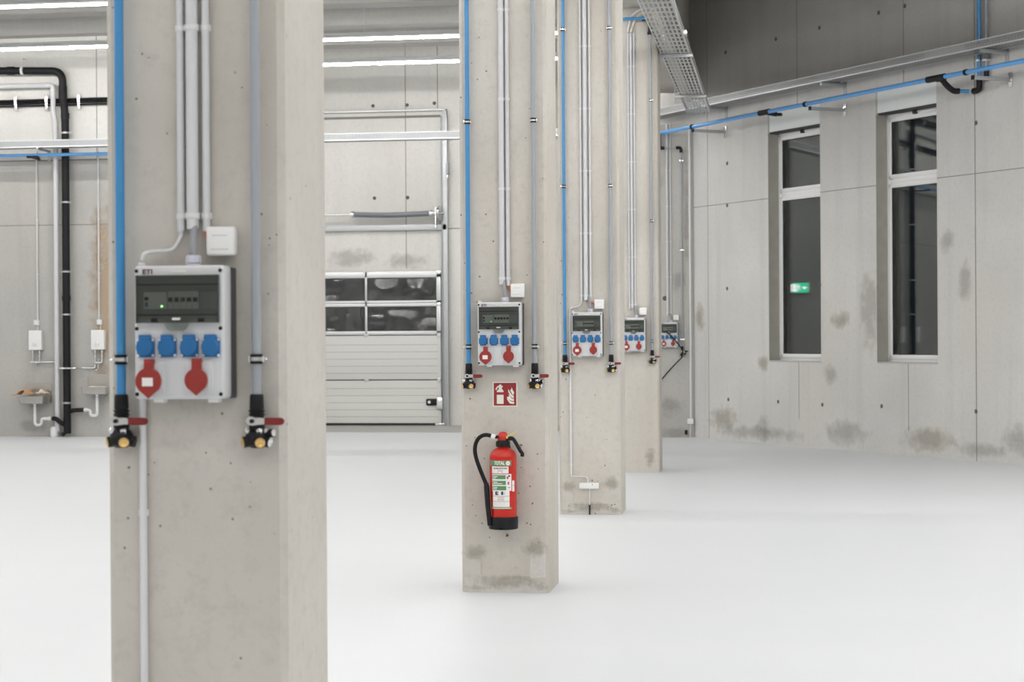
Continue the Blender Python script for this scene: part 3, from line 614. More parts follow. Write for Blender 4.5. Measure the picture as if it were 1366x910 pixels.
# little box near the foot of the third column
t = thing('cable_box', 'flat white cable box near the foot of ' + DN[2], 'cable box', (-1.565, CY_[2], .21))
b = MB(); b.box(-.078, .078, -.04, -.0025, 0, .046, 0, .004); b.build('housing', 'white', t); b = MB(); b.lathe([(.004, 0), (.003, .001)], (.028, -.04, .034), (0, -1, 0), 10); b.build('screw', 'black', t)
b = MB(); b.tube([Vector(p) for p in fillet([(-.1455, -.013, .116), (-.1455, -.013, .098), (-.03, -.013, .094), (-.012, -.013, .085), (-.012, -.013, .044)], .018)], .0045, 10); b.build('feed_cable', 'white_pvc', t)
b = MB(); b.cyl((0.002, -.013, .002), (0.002, -.013, -.13), .0045, n=10); b.build('lower_cable', 'white_pvc', t)
b = MB(); b.cyl((0.002, -.013, -.13), (0.002, -.013, -.209), .0065, n=10); b.build('floor_sleeve', 'black', t)
t = thing('cable_box', 'small white cable box low in the back corner on the pale conduit', 'cable box', (-1.322, WALL_Y, .19))
b = MB(); b.box(-.05, .035, -.075, -.0002, 0, .075, 0, .012); b.build('housing', 'white', t); b = MB(); b.cyl((-.01, -.02, .01), (-.01, -.02, -.19), .012, n=10); b.build('lower_conduit', 'conduit', t); b = MB(); b.box(-.09, -.05, -.03, -.0002, -.15, -.085, 0, .008); b.build('floor_stub', 'black', t)

# ------------------------------------------------------------------ compressed-air pipes and valves
PO = -.034      # pipe axis in front of the face
def make_air_pipe(m, side, zs, z0=1.27, z1=4.6):
    t = thing('compressed_air_pipe', '', 'pipe', (0, 0, z0), 0, 'compressed air pipes on the columns')
    b = MB(); b.cyl((0, PO, 0), (0, PO, z1 - z0), .0125, n=20); b.build('pipe', m, t)
    for z in zs:
        b = MB()
        for dz in (-.0085, .0085): b.lathe([(.0125, dz - .0045), (.0165, dz - .0045), (.0165, dz + .0045), (.0125, dz + .0045)], (0, PO, z - z0), (0, 0, 1), 20)
        c = b.build('pipe_clamp', 'rubber', t)
        b = MB(); b.lathe([(.0158, -.005), (.0172, -.005), (.0172, .005), (.0158, .005)], (0, PO, z - z0), (0, 0, 1), 20); b.box(.016 * side, .023 * side, PO - .006, PO + .004, z - z0 - .0075, z - z0 + .0075, 0, .001); b.box(-.016 * side, -.021 * side, PO - .004, PO + .004, z - z0 - .0075, z - z0 + .0075); b.cyl((.020 * side, PO, z - z0 + .0), (.029 * side, PO, z - z0), .003, n=8); b.cyl((0, PO + .014, z - z0), (0, -.0002, z - z0), .004, n=8); b.build('clamp_band', 'chrome', c)
    return t
ZC = [1.376, 2.633, 3.893]
def make_valve(right):
    t = thing('air_valve', '', 'valve', (0, 0, 0), 0, 'air valves at the pipe ends'); Y = PO
    b = MB(); b.lathe([(.0135, .138), (.0165, .142), (.0185, .136), (.0195, .106), (.0185, .102)], (0, Y, 0), (0, 0, 1), 14); b.build('coupling_nut', 'black', t)
    b = MB(); b.lathe([(.016, .106), (.016, .102), (.022, .100), (.022, .097), (.019, .095), (.019, .091), (.0215, .089), (.0215, .086), (.019, .084), (.019, .066), (.021, .06), (.021, .05)], (0, Y, 0), (0, 0, 1), 20); b.cyl((0, Y, .072), (0, Y - .03, .072), .013, n=16); b.build('valve_body', 'black', t)
    b = MB(); y = Y - .032; b.prism([(-.021, .070), (-.020, .078), (-.013, .083), (-.004, .084), (.006, .080), (.018, .081), (.032, .079), (.032, .064), (.020, .063), (.008, .062), (-.002, .060), (-.014, .062)], y, y + .004); b.lathe([(.006, 0), (.006, .006)], (-.004, y, .072), (0, -1, 0), 6, 1); lev = b.build('lever', ['chrome', 'black'], t)
    b = MB(); b.prism([(.030, .081)] + [(.0735 + .0097 * math.sin(a), .07125 + .0097 * math.cos(a)) for a in [PI * k / 8 for k in range(9)]] + [(.030, .0615)], y - .004, y + .007); bmesh.ops.bevel(b.bm, geom=list(b.bm.edges), offset=.002, segments=2, affect='EDGES', clamp_overlap=True); b.build('lever_grip', 'dark_red', lev)
    # outlet manifold: a squat black hub with angled ports
    b = MB(); b.lathe([(.014, .052), (.024, .046), (.031, .036), (.033, .022), (.029, .008), (.016, .0), (.004, -.001)], (0, Y, 0), (0, 0, 1), 10)
    ports = [(-62, 'brass'), (28, 'brass')] + ([(80, 'chrome')] if right else [(95, None)])
    for a, k in ports:
        d = Vector((math.sin(math.radians(a)), -math.cos(math.radians(a)), -.18)).normalized(); c = Vector((0, Y, .022)); b.cyl(c + d * .018, c + d * .038, .0155, .0150, 16)
    if right: b.cyl((.02, Y, .036), (.045, Y - .006, .040), .0115, n=14)
    man = b.build('outlet_manifold', 'black', t)
    for a, k in ports:
        if not k: continue
        d = Vector((math.sin(math.radians(a)), -math.cos(math.radians(a)), -.18)).normalized(); c = Vector((0, Y, .022)); b = MB(); b.lathe([(.0135, 0), (.0135, .003), (.0085, .0045), (.005, .002), (.0, .0018)], c + d * .037, d, 18); b.build('outlet', k, man)
        e = d.copy(); e.z = 0; q = c + e * .027 + Vector((0, 0, .022)); b = MB(); b.box(-.008, .008, -.005, .005, -.009, .009, 0, .003); b.move(Matrix.Translation(q) @ Matrix.Rotation(math.radians(a), 4, 'Z') @ Matrix.Rotation(.6, 4, 'X')); b.build('release_tab', 'chrome', man)
    if right:
        b = MB(); b.lathe([(.0095, 0), (.0095, .003), (.005, .004)], (.0445, Y - .006, .040), (1, -.35, .1), 16); b.build('outlet', 'chrome', man)
    b = MB(); b.cyl((0, Y, .03), (0, -.0002, .03), .012, n=12); b.build('wall_stud', 'black', t)
    return t
vb, vg = make_valve(False), make_valve(True)
ab, ag = make_air_pipe('blue', -1, ZC), make_air_pipe('grey_pipe', 1, ZC)
BX, GX = -1.7525, -1.3805
for i, Y in enumerate(CY_):
    for (src, x, nm, v) in ((ab, BX, 'blue', vb), (ag, GX, 'grey', vg)):
        if i == 3 and nm == 'blue' and False: continue
        o = src if i == 0 else dup(src); o.location = (x, Y, 1.27); o['label'] = '%s compressed air pipe clamped to the front of %s' % (nm, DN[i])
        o = v if i == 0 else dup(v); o.location = (x, Y, 1.1415); o['label'] = 'black air valve with red lever under the %s pipe on %s' % (nm, DN[i])
for x, nm in ((-1.80, 'left'), (-1.437, 'right')):
    o = dup(vg); o.location = (x, WALL_Y, 1.1415); o['label'] = 'small dark air valve on the back corner wall, %s of its socket box' % nm
    for c in o.children:
        for g in c.children:
            if g.name.startswith('lever_grip'): g.data = g.data.copy(); g.data.materials[0] = M['rubber']
# the air pipe of the back corner: down from the wall main, across, down
t = thing('compressed_air_pipe', 'dark grey air pipe with black elbows on the back corner wall', 'pipe', (-1.437, WALL_Y, 1.27), 0, 'compressed air pipes on the columns')
zt = 4.07 - 1.27; b = MB(); b.tube(fillet([(0, PO, 0), (0, PO, zt - .16), (0, -.08, zt - .08), (0, -.08, zt), (-.30, -.08, zt), (-.30, -.08, zt + .19)], .04), .0125, 14); b.build('pipe', 'grey_pipe', t)
for x, dx in ((0, -1), (-.30, 1)):
    b = MB(); b.tube(fillet([(x, -.08, zt + (-.07 if dx < 0 else .07)), (x, -.08, zt), (x + dx * .07, -.08, zt)], .045), .023, 14); b.build('elbow', 'black', t)
b = MB(); b.cyl((-.30, -.08, zt + .06), (-.30, -.08, zt + .19), .023, n=14); b.build('riser_sleeve', 'black', t)
for z in ZC:
    b = MB(); b.box(-.03, .03, PO - .012, -.0025, z - 1.27 - .012, z - 1.27 + .012, 0, .002); b.build('pipe_clamp', 'chrome', t)
cable('power_cable', [(-1.648, 26.31, 1.485), (-1.62, 26.27, 1.46), (-1.56, 26.28, 1.40), (-1.47, 26.33, 1.29), (-1.425, 26.325, 1.20), (-1.44, 26.33, 1.13), (-1.53, 26.40, 1.04), (-1.66, 26.41, .90), (-1.80, 26.42, .72), (-1.88, 26.42, .5), (-1.9, 26.42, .2), (-1.9, 26.42, .02)], .009, 'black', 'black cable trailing from the corner socket box down to the left', group='loose cables')

# ------------------------------------------------------------------ extinguisher and sign
Y2 = CY_[1]
t = thing('fire_extinguisher_sign', 'square red sign with white extinguisher and flames above the extinguisher', 'sign', (-1.5535, Y2, 1.1095))
b = MB(); b.box(-.0695, .0695, -.003, -.0002, -.0695, .0695, 0, .001); b.build('plate', 'sign_white', t)
b = MB(); b.box(-.0635, .0635, -.0036, -.0028, -.0635, .0635); b.build('red_field', 'sign_red', t)
b = MB(); k = .133 / 178; Pz = lambda x, y: ((x - 407) * k, (149 - y) * k)
y0, y1 = -.0044, -.0035
b.prism([Pz(*p) for p in ((345, 133), (396, 133), (396, 125), (386, 110), (372, 106), (360, 110), (346, 124))], y0, y1)
b.prism([Pz(*p) for p in ((345, 153), (396, 153), (396, 221), (345, 221))], y0, y1)
b.prism([Pz(*p) for p in ((360, 108), (384, 108), (384, 98), (392, 92), (388, 86), (380, 84), (376, 74), (364, 78), (362, 84), (348, 90), (334, 112), (342, 118), (352, 100), (362, 96))], y0, y1)
b.build('extinguisher_symbol', 'sign_white', t)
b = MB()
b.prism([Pz(*p) for p in ((444, 218), (474, 222), (476, 206), (462, 206), (440, 196), (424, 172), (422, 184), (434, 206))], y0, y1)
b.prism([Pz(*p) for p in ((474, 200), (474, 184), (456, 180), (446, 160), (434, 146), (438, 166), (420, 170), (440, 192), (462, 200))], y0, y1)
b.prism([Pz(*p) for p in ((472, 180), (474, 164), (458, 152), (444, 134), (432, 108), (432, 130), (444, 152), (456, 172))], y0, y1)
b.prism([Pz(*p) for p in ((470, 158), (476, 136), (466, 118), (458, 96), (454, 112), (446, 118), (456, 138))], y0, y1)
b.build('flame_symbol', 'sign_white', t)

ER = .0752
ex = thing('fire_extinguisher', 'red fire extinguisher with black hose hanging on the second column', 'fire extinguisher', (-1.5525, Y2 - .098, .367))
Zp = lambda py: 1.43 - (py - 449.9) / 242.6 - .367
b = MB(); b.lathe([(.06, .05), (ER, .055), (ER, .400), (ER - .002, .410), (.066, .428), (.045, .444), (.030, .451), (.028, .462)], (0, 0, 0), (0, 0, 1), 48); b.lathe([(ER + .0004, .382), (ER + .0008, .384), (ER + .0004, .386)], (0, 0, 0), (0, 0, 1), 48); b.build('cylinder', 'red', ex)
b = MB(); b.lathe([(.074, .0), (.081, .003), (.0825, .062), (.0800, .070), (.0755, .0705), (.0755, .02), (.05, .02)], (0, 0, 0), (0, 0, 1), 48)
for a in (-70, -35, 40, 75): b.box(-.006, .006, -.084, -.07, .004, .012)
b.build('foot_boot', 'black', ex)
b = MB(); b.lathe([(.028, .455), (.038, .456), (.040, .460), (.040, .482), (.037, .486), (.030, .488), (.028, .496)], (0, 0, 0), (0, 0, 1), 24); b.build('collar', 'black', ex)
b = MB(); b.lathe([(.029, .492), (.030, .496), (.0295, .508), (.026, .524), (.019, .534), (.009, .538), (0, .5385)], (0, 0, 0), (0, 0, 1), 28); b.build('strike_cap', 'red', ex)
b = MB(); b.tube(spline([(.026, -.012, .500), (.045, -.014, .504), (.060, -.014, .498), (.078, -.014, .470), (.098, -.014, .435), (.110, -.014, .417), (.108, -.014, .402)], 5), .0105, 10, radii=None); b.box(.022, .055, -.025, .0, .490, .512, 0, .005); b.build('carry_lever', 'black', ex)
b = MB(); b.tube([(.022, -.02, .508), (.055, -.03, .527), (.080, -.03, .5375)], .0033, 8); b.box(.022, .032, -.035, -.02, .502, .516, 0, .003); b.build('safety_pin', 'yellow', ex)
def exx(px): return (px - 669.3) / 242.6
def q5(x, y): px, py = 600 + x / 5.69, 500 + y / 5.69; return (px - (667.9 + .0063 * (py - 577))) / 242.6 , Zp(py)
pts = [q5(*p) for p in ((336, 478), (305, 470), (270, 462), (235, 468), (203, 492), (183, 535), (178, 585), (188, 640), (208, 700), (238, 775), (268, 845))]
P3 = [(x, -.035, z) for x, z in pts]
b = MB(); b.tube(spline(P3[1:], 6), .0112, 12); b.build('hose', 'rubber', ex)
b = MB(); b.cyl((-.028, -.02, P3[0][2]), P3[0], .009, n=12, mi=1); b.cyl(P3[0], P3[1], .0135, n=14); b.build('hose_fitting', ['label_white', 'black'], ex)
e0 = P3[-1]; bx_, bz_ = q5(297, 1150); b = MB(); b.tube([(e0[0] - .002, -.035, e0[2] + .012), (e0[0], -.036, e0[2] - .01), ((e0[0] + bx_) / 2, -.055, (e0[2] + bz_) / 2), (bx_, -.058, bz_)], .014, 14, radii=[.0125, .0155, .0145, .0125]); noz = b.build('nozzle', 'black', ex)
b = MB(); b.box(-.05, .05, .07, .0965, .10, .40, 0, .004); b.box(-.03, .03, .06, .0978, .42, .455, 0, .004); b.build('wall_bracket', 'black', ex)
# paper labels on the cylinder
def lab(name, rects, mats):
    b = MB()
    for (x0, y0, x1, y1, mi, lift) in rects:
        u = lambda x, y: ((x - (301 + (y - 150) * .014)) * .000408, Zp(600 + y / 10.11))
        (a0, c1), (a1, c0) = u(x0, (y0 + y1) / 2), u(x1, (y0 + y1) / 2); c1 = u(0, y0)[1]; c0 = u(0, y1)[1]; b.curved(ER, a0, a1, c0, c1, mi, 10, lift)
    return b.build(name, mats, ex, fix=False)
lab('brand_label', [(140, 150, 432, 223, 0, .0006)], ['label_green'])
text_part('brand_lettering', 'TOTAL', .027, 'label_white', ex, (-.010, 0, Zp(600 + 187 / 10.11)), .060, .0003, ER)
b = MB(); a = .0385 / ER
b.lathe([(.0125, 0), (.0125, .0012)], (ER * math.sin(a), -ER * math.cos(a), Zp(600 + 188 / 10.11)), (math.sin(a), -math.cos(a), 0), 20); b.lathe([(.007, 0), (.006, .0018)], (ER * math.sin(a), -ER * math.cos(a), Zp(600 + 188 / 10.11)), (math.sin(a), -math.cos(a), 0), 16, 1); b.build('round_seal', ['label_white', 'conduit'], ex)
lab('type_label', [(172, 232, 400, 325, 0, .0006), (255, 285, 325, 291, 1, .0009), (250, 305, 262, 312, 1, .0009), (310, 305, 326, 312, 1, .0009)], ['label_white', 'ink'])
text_part('type_lettering', 'FEUERLÖSCHER', .012, 'ink', ex, (-.006, 0, Zp(600 + 259 / 10.11)), .078, .0002, ER)
R = [(178, 335, 436, 562, 0, .0006)]
for y0, y1, x1 in ((347, 402, 364), (424, 480, 367), (495, 552, 372)):
    R.append((184, y0, x1, y1, 1, .0009)); R += [(194, y0 + 14, 255, y0 + 24, 0, .0012), (194, y0 + 34, 232 if y0 < 420 else 320 if y0 < 480 else 246, y0 + 44, 0, .0012)]
R += [(378, 365, 400, 400, 2, .0009), (390, 440, 410, 476, 2, .0009), (396, 350, 420, 372, 3, .0009), (398, 512, 418, 522, 3, .0009)]
lab('instruction_label', R, ['label_white', 'label_green', 'ink_red', 'ink'])
R = [(190, 562, 415, 778, 0, .0006), (224, 568, 268, 618, 1, .0009), (305, 568, 335, 615, 1, .0009), (340, 575, 362, 610, 2, .0009), (250, 580, 262, 600, 0, .0012), (192, 630, 412, 634, 1, .0009), (192, 700, 412, 704, 1, .0009)]
for y in range(645, 695, 14): R.append((255, y, 345, y + 4, 3, .0009))
for y in range(715, 770, 12): R.append((200, y, 395 - (y % 5) * 12, y + 3, 2, .0009))
lab('maintenance_label', R, ['label_white', 'ink', 'conduit', 'ink_red'])
lab('green_strip', [(175, 782, 447, 808, 0, .0006), (190, 790, 430, 799, 1, .0009)], ['label_green', 'label_white'])
lab('side_label', [(446, 425, 470, 572, 0, .0006), (452, 488, 466, 494, 1, .0009)], ['label_white', 'ink'])

# ------------------------------------------------------------------ left wall: drain, water pipes, sinks, heaters
WY = WALL_Y
def wp(px, py, off=0): return onY(px, py, WY - off)
B1, B2 = wp(70, 558.5, .19), wp(111, 547, .15)
t = thing('drain_pipe', 'thick black drain pipe running along and down the left wall between the sinks', 'drain pipe', (-10.46, WY, 0))
off = .13; xv = -10.46; A = wp(0, 97, off); zt = A.z; xu = wp(84, 150, off).x - xv
zj = wp(90, 140, off).z
b = MB(); b.tube(fillet([(-3.5, -off, zt + .1), (xu, -off, zt), (xu, -off, zj + .12), (0, -off, zj - .12), (0, -off, .05)], .17, 8), .056, 20); b.build('pipe', 'black_pipe', t)
b = MB()
for p0, p1 in (((xu, -off, zt - .22), (xu, -off, zt - .32)), ((xu, -off, zj + .20), (xu, -off, zj + .1)), ((0, -off, zj - .2), (0, -off, zj - .12)), ((xu - .75, -off, zt + .022), (xu - .85, -off, zt + .025)), ((0, -off, 2.0), (0, -off, 2.08))): b.cyl(p0, p1, .064, n=20)
b.build('socket_joint', 'black_pipe', t)
for z in (4.47, 3.45, 2.43, 1.80, .50):
    b = MB(); b.lathe([(.0575, -.012), (.062, -.012), (.062, .012), (.0575, .012)], (0, -off, z), (0, 0, 1), 20); b.box(-.085, .085, -off - .005, -off + .005, z - .012, z + .012); b.cyl((0, -off + .05, z), (0, -.0002, z), .007, n=8); b.build('pipe_clamp', 'steel', t)
b = MB(); b.lathe([(.0575, -.02), (.063, -.02), (.063, .02), (.0575, .02)], (xu - .62, -off, zt + .018), (1, 0, 0), 20); b.cyl((xu - .62, -off, zt + .05), (xu - .62, -off, zt + .2), .008, n=8); b.cyl((xu - .62, -off, zt + .2), (xu - .62, -.0002, zt + .2), .008, n=8); b.build('pipe_clamp', 'white_pvc', t)
b = MB(); b.tube(fillet([(-.01, -off, .16), (-.09, -.19, .22), (B1.x + 10.46 + .06, -.19, B1.z - .002), (B1.x + 10.46, -.19, B1.z)], .05), .033, 14); b.build('branch', 'black_pipe', t)
b = MB(); b.tube(fillet([(.01, -off, .36), (.09, -.15, .39), (B2.x + 10.46 - .10, -.15, B2.z - .002), (B2.x + 10.46, -.15, B2.z)], .05), .033, 14); b.build('branch', 'black_pipe', t)
b = MB(); b.cyl((0, -off, .09), (-.055, -.19, .03), .03, n=14); b.build('branch', 'black_pipe', t)
t = thing('water_pipe', 'thick pale insulated pipe beside the black drain on the left wall', 'water pipe', (-10.615, WY, 0))
off = .115; zt = wp(0, 115.5, off).z; b = MB(); b.tube(fillet([(-3.5, -off, zt), (-.035, -off, zt), (-.035, -off, 4.8), (0, -off, 4.6), (0, -off, .08)], .06, 5), .038, 18); b.build('pipe', 'conduit', t)
b = MB(); b.lathe([(.05, 0), (.06, .02), (.06, .12), (.04, .15)], (-.05, -.115, .0), (0, 0, 1), 16); b.build('pipe_foot', 'white', t)
t = thing('cable_bundle', 'pair of black cables clipped across the upper left wall', 'cable bundle', (-10.5, WY, wp(60, 138).z))
b = MB()
for dz, r in ((.035, .02), (-.005, .018), (-.045, .012)): b.tube([(-4, -.04, dz), (-.5, -.04, dz + .008), (1.0, -.04, dz + .01)], r, 8)
b.build('cable', 'black', t)
for px in (23, 64, 107): b = MB(); x = wp(px, 138).x + 10.5; b.box(x - .02, x + .02, -.075, -.0002, -.11, .11, 0, .006); b.build('clip', 'chrome', t)
for px, nm in ((50, 'left'), (132, 'right')):
    x0 = wp(px, 300).x; conduit(x0, WY, 1.72, 4.22, .014, 'thin vertical conduit feeding the %s water heater' % nm, 'heater conduits', [2.4, 3.2], 'conduit')
def make_heater():
    t = thing('water_heater', '', 'water heater', (0, 0, 0), 0, 'small water heaters')
    b = MB(); b.box(-.10, .10, -.1, -.0002, 0, .29, 0, .012, 3); b.build('housing', 'white', t)
    b = MB(); b.lathe([(.034, 0), (.034, .006), (.028, .009), (.026, .02), (.0, .021)], (-.005, -.1, .085), (0, -1, 0), 20); b.build('dial', 'white_pvc', t)
    for x in (-.052, .052):
        b = MB(); b.cyl((x, -.05, .0), (x, -.05, -.19), .010, n=10)
        for z in (-.03, -.085, -.15): b.lathe([(.011, -.012), (.019, -.01), (.019, .01), (.011, .012)], (x, -.05, z), (0, 0, 1), 8)
        b.build('supply_tube', 'chrome', t)
    b = MB(); b.cyl((-.005, -.05, -.14), (-.005, -.05, -.28), .009, n=10); b.cyl((-.005, -.05, -.28), (-.04, -.1, -.30), .009, n=10); b.cyl((-.05, -.05, -.19), (.05, -.05, -.19), .013, n=10); b.build('tap_spout', 'chrome', t)
    return t
def make_isolator():
    t = thing('isolator_switch', '', 'switch', (0, 0, 0), 0, 'square switches above the heaters')
    b = MB(); b.box(-.04, .04, -.045, -.0002, -.04, .04, 0, .006); b.build('housing', 'white_pvc', t); b = MB(); b.box(-.024, .024, -.051, -.044, -.026, .026, 0, .004); b.build('rocker', 'white', t)
    b = MB(); b.tube(fillet([(.02, -.03, -.038), (.02, -.03, -.08), (.02, -.05, -.115)], .02), .007, 8); b.build('lead', 'white_pvc', t)
    return t
h0, s0 = make_heater(), make_isolator()
for i, (px, nm) in enumerate(((50, 'left'), (133, 'right'))):
    x0 = wp(px, 453).x; o = h0 if i == 0 else dup(h0); o.location = (x0, WY, 1.28); o['label'] = 'white box water heater on the wall above the %s steel sink' % nm
    o = s0 if i == 0 else dup(s0); o.location = (x0 + (.0 if i == 0 else .01), WY, 1.685); o['label'] = 'small square switch over the %s water heater' % nm
def tubething(name, pts, r, m, label, cat, fil=.04, group=None):
    p0 = Vector(pts[0]); b = MB(); b.tube([p - p0 for p in fillet(pts, fil)], r, 10); return tag(b.build(name, m, None, p0), label, cat, group)
z1, z2 = wp(60, 483).z, wp(110, 491).z
tubething('supply_pipe', [(wp(44, 483).x, WY - .08, z1), (wp(77, 483).x, WY - .08, z1), (wp(78.2, 483).x, WY - .001, z1)], .014, 'chrome', 'thin metal supply pipe from the insulated pipe to the left heater', 'water pipe', .02, 'supply pipes')
t = thing('supply_pipe', 'thin metal supply pipe crossing the black drain to the right heater', 'water pipe', (wp(79, 491).x + .07, WY, z2), 0, 'supply pipes')
b = MB(); L_ = wp(128.5, 491).x - wp(79, 491).x - .07; b.tube(fillet([(0, -.03, 0), (0, -.21, 0), (L_ * .5, -.21, 0), (L_ * .6, -.05, .0), (L_, -.05, 0), (L_, -.05, .055)], .04), .014, 10); b.build('pipe', 'chrome', t); b = MB(); b.cyl((0, -.0002, 0), (0, -.04, 0), .015, n=14); b.build('rosette', 'chrome', t)
def make_sink(end, side):
    t = thing('wash_sink', '', 'sink', (0, 0, 0), 0, 'steel wash sinks')
    b = MB(); W = .195
    out = [(-W + .03, .05), (W - .03, .05)] + [(W - .03 + .03 * math.sin(a), .31 - .03 + .03 * math.cos(a)) for a in [PI / 2 - k * PI / 8 for k in range(5)]][0:] + [(-W + .03 - .03 * math.sin(a), .31 - .03 + .03 * math.cos(a)) for a in [k * PI / 8 for k in range(5)]]
    out = [(-W, .02), (W, .02)] + out[2:]
    b.prism(out, -.012, -.0002); b.build('splashback', 'inox', t)
    # open bowl
    b = MB(); D = .34
    def rr(w, y0, y1, z, c, n=4):
        P = []
        for cx, cy, a0 in ((w - c, y1 + -c, 0), (-w + c, y1 - c, PI / 2), (-w + c, y0 + c, PI), (w - c, y0 + c, 1.5 * PI)):
            for k in range(n + 1): a = a0 + k * PI / 2 / n; P.append((cx + c * math.cos(a), cy + c * math.sin(a), z))
        return [b.bm.verts.new(p) for p in P]
    rings = [rr(.155, -D + .035, -.04, .015, .03), rr(.175, -D + .02, -.03, .022, .03), rr(.19, -D, -.011, .122, .03), rr(.195, -D - .006, -.011, .13, .03), rr(.185, -D + .008, -.018, .13, .03), rr(.165, -D + .028, -.036, .03, .03)]
    for A_, B_ in zip(rings, rings[1:]):
        n = len(A_)
        for k in range(n): b.bm.faces.new((A_[k], A_[(k + 1) % n], B_[(k + 1) % n], B_[k]))
    b.bm.faces.new(list(reversed(rings[0]))); b.bm.faces.new(rings[-1]); b.build('bowl', 'inox', t)
    b = MB(); y = -.17; b.cyl((0, y, .018), (0, y, -.02), .035, .022, 16); b.build('waste_outlet', 'chrome', t)
    b = MB(); b.tube(fillet([(0, y, -.02), (0, y, -.30), (.10 * side, y, -.30), (.10 * side, y, end[2]), end], .05, 8), .022, 14); b.lathe([(.03, 0), (.03, .04)], (end[0] - .045 * side, end[1], end[2]), (side, 0, 0), 14); b.build('trap', 'white', t)
    return t
sx1 = -10.94; sx2 = -9.985
s1 = make_sink((B1.x - sx1 - .015, -.19, B1.z - .475), 1); s1.location = (sx1, WY, .475); s1['label'] = 'left steel wash sink with an orange rag over its rim'
s2 = make_sink((B2.x - sx2 + .015, -.15, B2.z - .612), -1); s2.location = (sx2, WY, .612); s2['label'] = 'right steel wash sink, empty, mounted higher beside the nearest column'
def rag(pts, w, h, m, label, loc):
    b = MB(); r = random.Random(len(label)); n, k = 16, 9; G = []
    for i in range(n + 1):
        row = []
        for j in range(k + 1):
            u, v = i / n, j / k; row.append(b.bm.verts.new(((u - .5) * w + .012 * math.sin(9 * v), (v - .5) * h + .01 * math.sin(11 * u), pts(u, v) + r.uniform(-.008, .008))))
        G.append(row)
    for i in range(n):
        for j in range(k): b.bm.faces.new((G[i][j], G[i + 1][j], G[i + 1][j + 1], G[i][j + 1]))
    o = b.build('rag', m, None, loc); md = o.modifiers.new('thickness', 'SOLIDIFY'); md.thickness = .012; o.modifiers.new('soft', 'SUBSURF').levels = 1
    return tag(o, label, 'rag', 'rags in the left sink')
zr = .475 + .135
rag(lambda u, v: .035 + .06 * math.exp(-((u - .6) / .2) ** 2) - .012 * (u < .35), .30, .2, 'rag', 'orange crumpled rag hanging over the left end of the left sink', (sx1 - .16, WY - .24, zr))
rag(lambda u, v: .05 + .05 * math.exp(-((u - .5) / .25) ** 2 - ((v - .5) / .3) ** 2), .15, .16, 'rag_pale', 'beige crumpled rag in the right side of the left sink', (sx1 + .10, WY - .15, zr - .005))

# ------------------------------------------------------------------ cable trays
def tray(name, L_, W, HT, label, loc, rz, group='cable trays', side='tray_side', bot='tray_floor'):
    """runs along local x, width along y from 0 to -W, base at z 0"""
    t = thing(name, label, 'cable tray', loc, rz, group)
    b = MB(); b.box(0, L_, -W, 0, 0, .003); b.build('tray_floor', bot, t, smooth=False)
    for y in (0, -W):
        b = MB(); b.box(0, L_, y - .0015, y + .0015, .0, HT); b.build('side_rail', side, t, smooth=False)
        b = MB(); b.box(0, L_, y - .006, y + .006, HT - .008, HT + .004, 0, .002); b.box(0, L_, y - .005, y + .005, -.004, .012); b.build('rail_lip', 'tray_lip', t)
    return t
# back tray
t = tray('cable_tray', 14.0, .2, .10, 'straight slotted steel cable tray along the back, left of the columns', (-15.9, WALL_Y - .25, 4.235), 0)
for x in (-10.76, -13.0):
    b = MB(); b.box(x + 15.9 - .02, x + 15.9 + .02, -.21, .2495, -.035, -.005, 0, .003); b.prism([(x + 15.9 - .02, -.005), (x + 15.9 + .02, -.005), (x + 15.9 + .02, -.16), (x + 15.9 - .02, -.16)], .23, .2495); b.build('bracket', 'steel', t)
# right wall tray
t = tray('cable_tray', 19.0, .27, .095, 'slotted steel cable tray climbing along the right-hand wall above the windows', wpt(-.85, .37, 4.545), WROT)
for c in list(t.children): c.location.y = .27
for s in (.9, 3.57, 6.5, 9.4):
    b = MB(); s_ = s + .85; b.box(s_ - .02, s_ + .02, .0, .369, -.045, -.006, 0, .003); b.box(s_ - .03, s_ + .03, .362, .3702, -.17, .02, 0, .002); b.build('bracket', 'steel', t)
b = MB(); b.box(5.9 + .85 - .35, 5.9 + .85 + .35, -.004, .0, -.0, .10); b.build('splice_plate', 'steel', t)
# tray along the columns
t = tray('cable_tray', 20.3, .30, .06, 'broad slotted steel cable tray overhead beside the farthest column, seen from below', (-.985, 25.3, 4.42), -PI / 2, 'cable trays', 'steel', 'tray_ladder')
for yy, post in ((19.9, True), (23.3, False), (15.2, True), (10.6, True)):
    b = MB(); x = 25.3 - yy; b.box(x - .02, x + .02, -.32 if post else -.35, .03, -.04, -.006, 0, .003); b.box(x - .025, x + .025, -.3268 if post else -.36, -.318 if post else -.35, -.10, .09, 0, .002); b.build('bracket', 'steel', t)
b = MB(); b.box(6.4, 6.7, .0016, .007, .0, .07); b.box(6.45, 6.6, .007, .03, .01, .06, 0, .004); b.build('splice_plate', 'chrome', t)
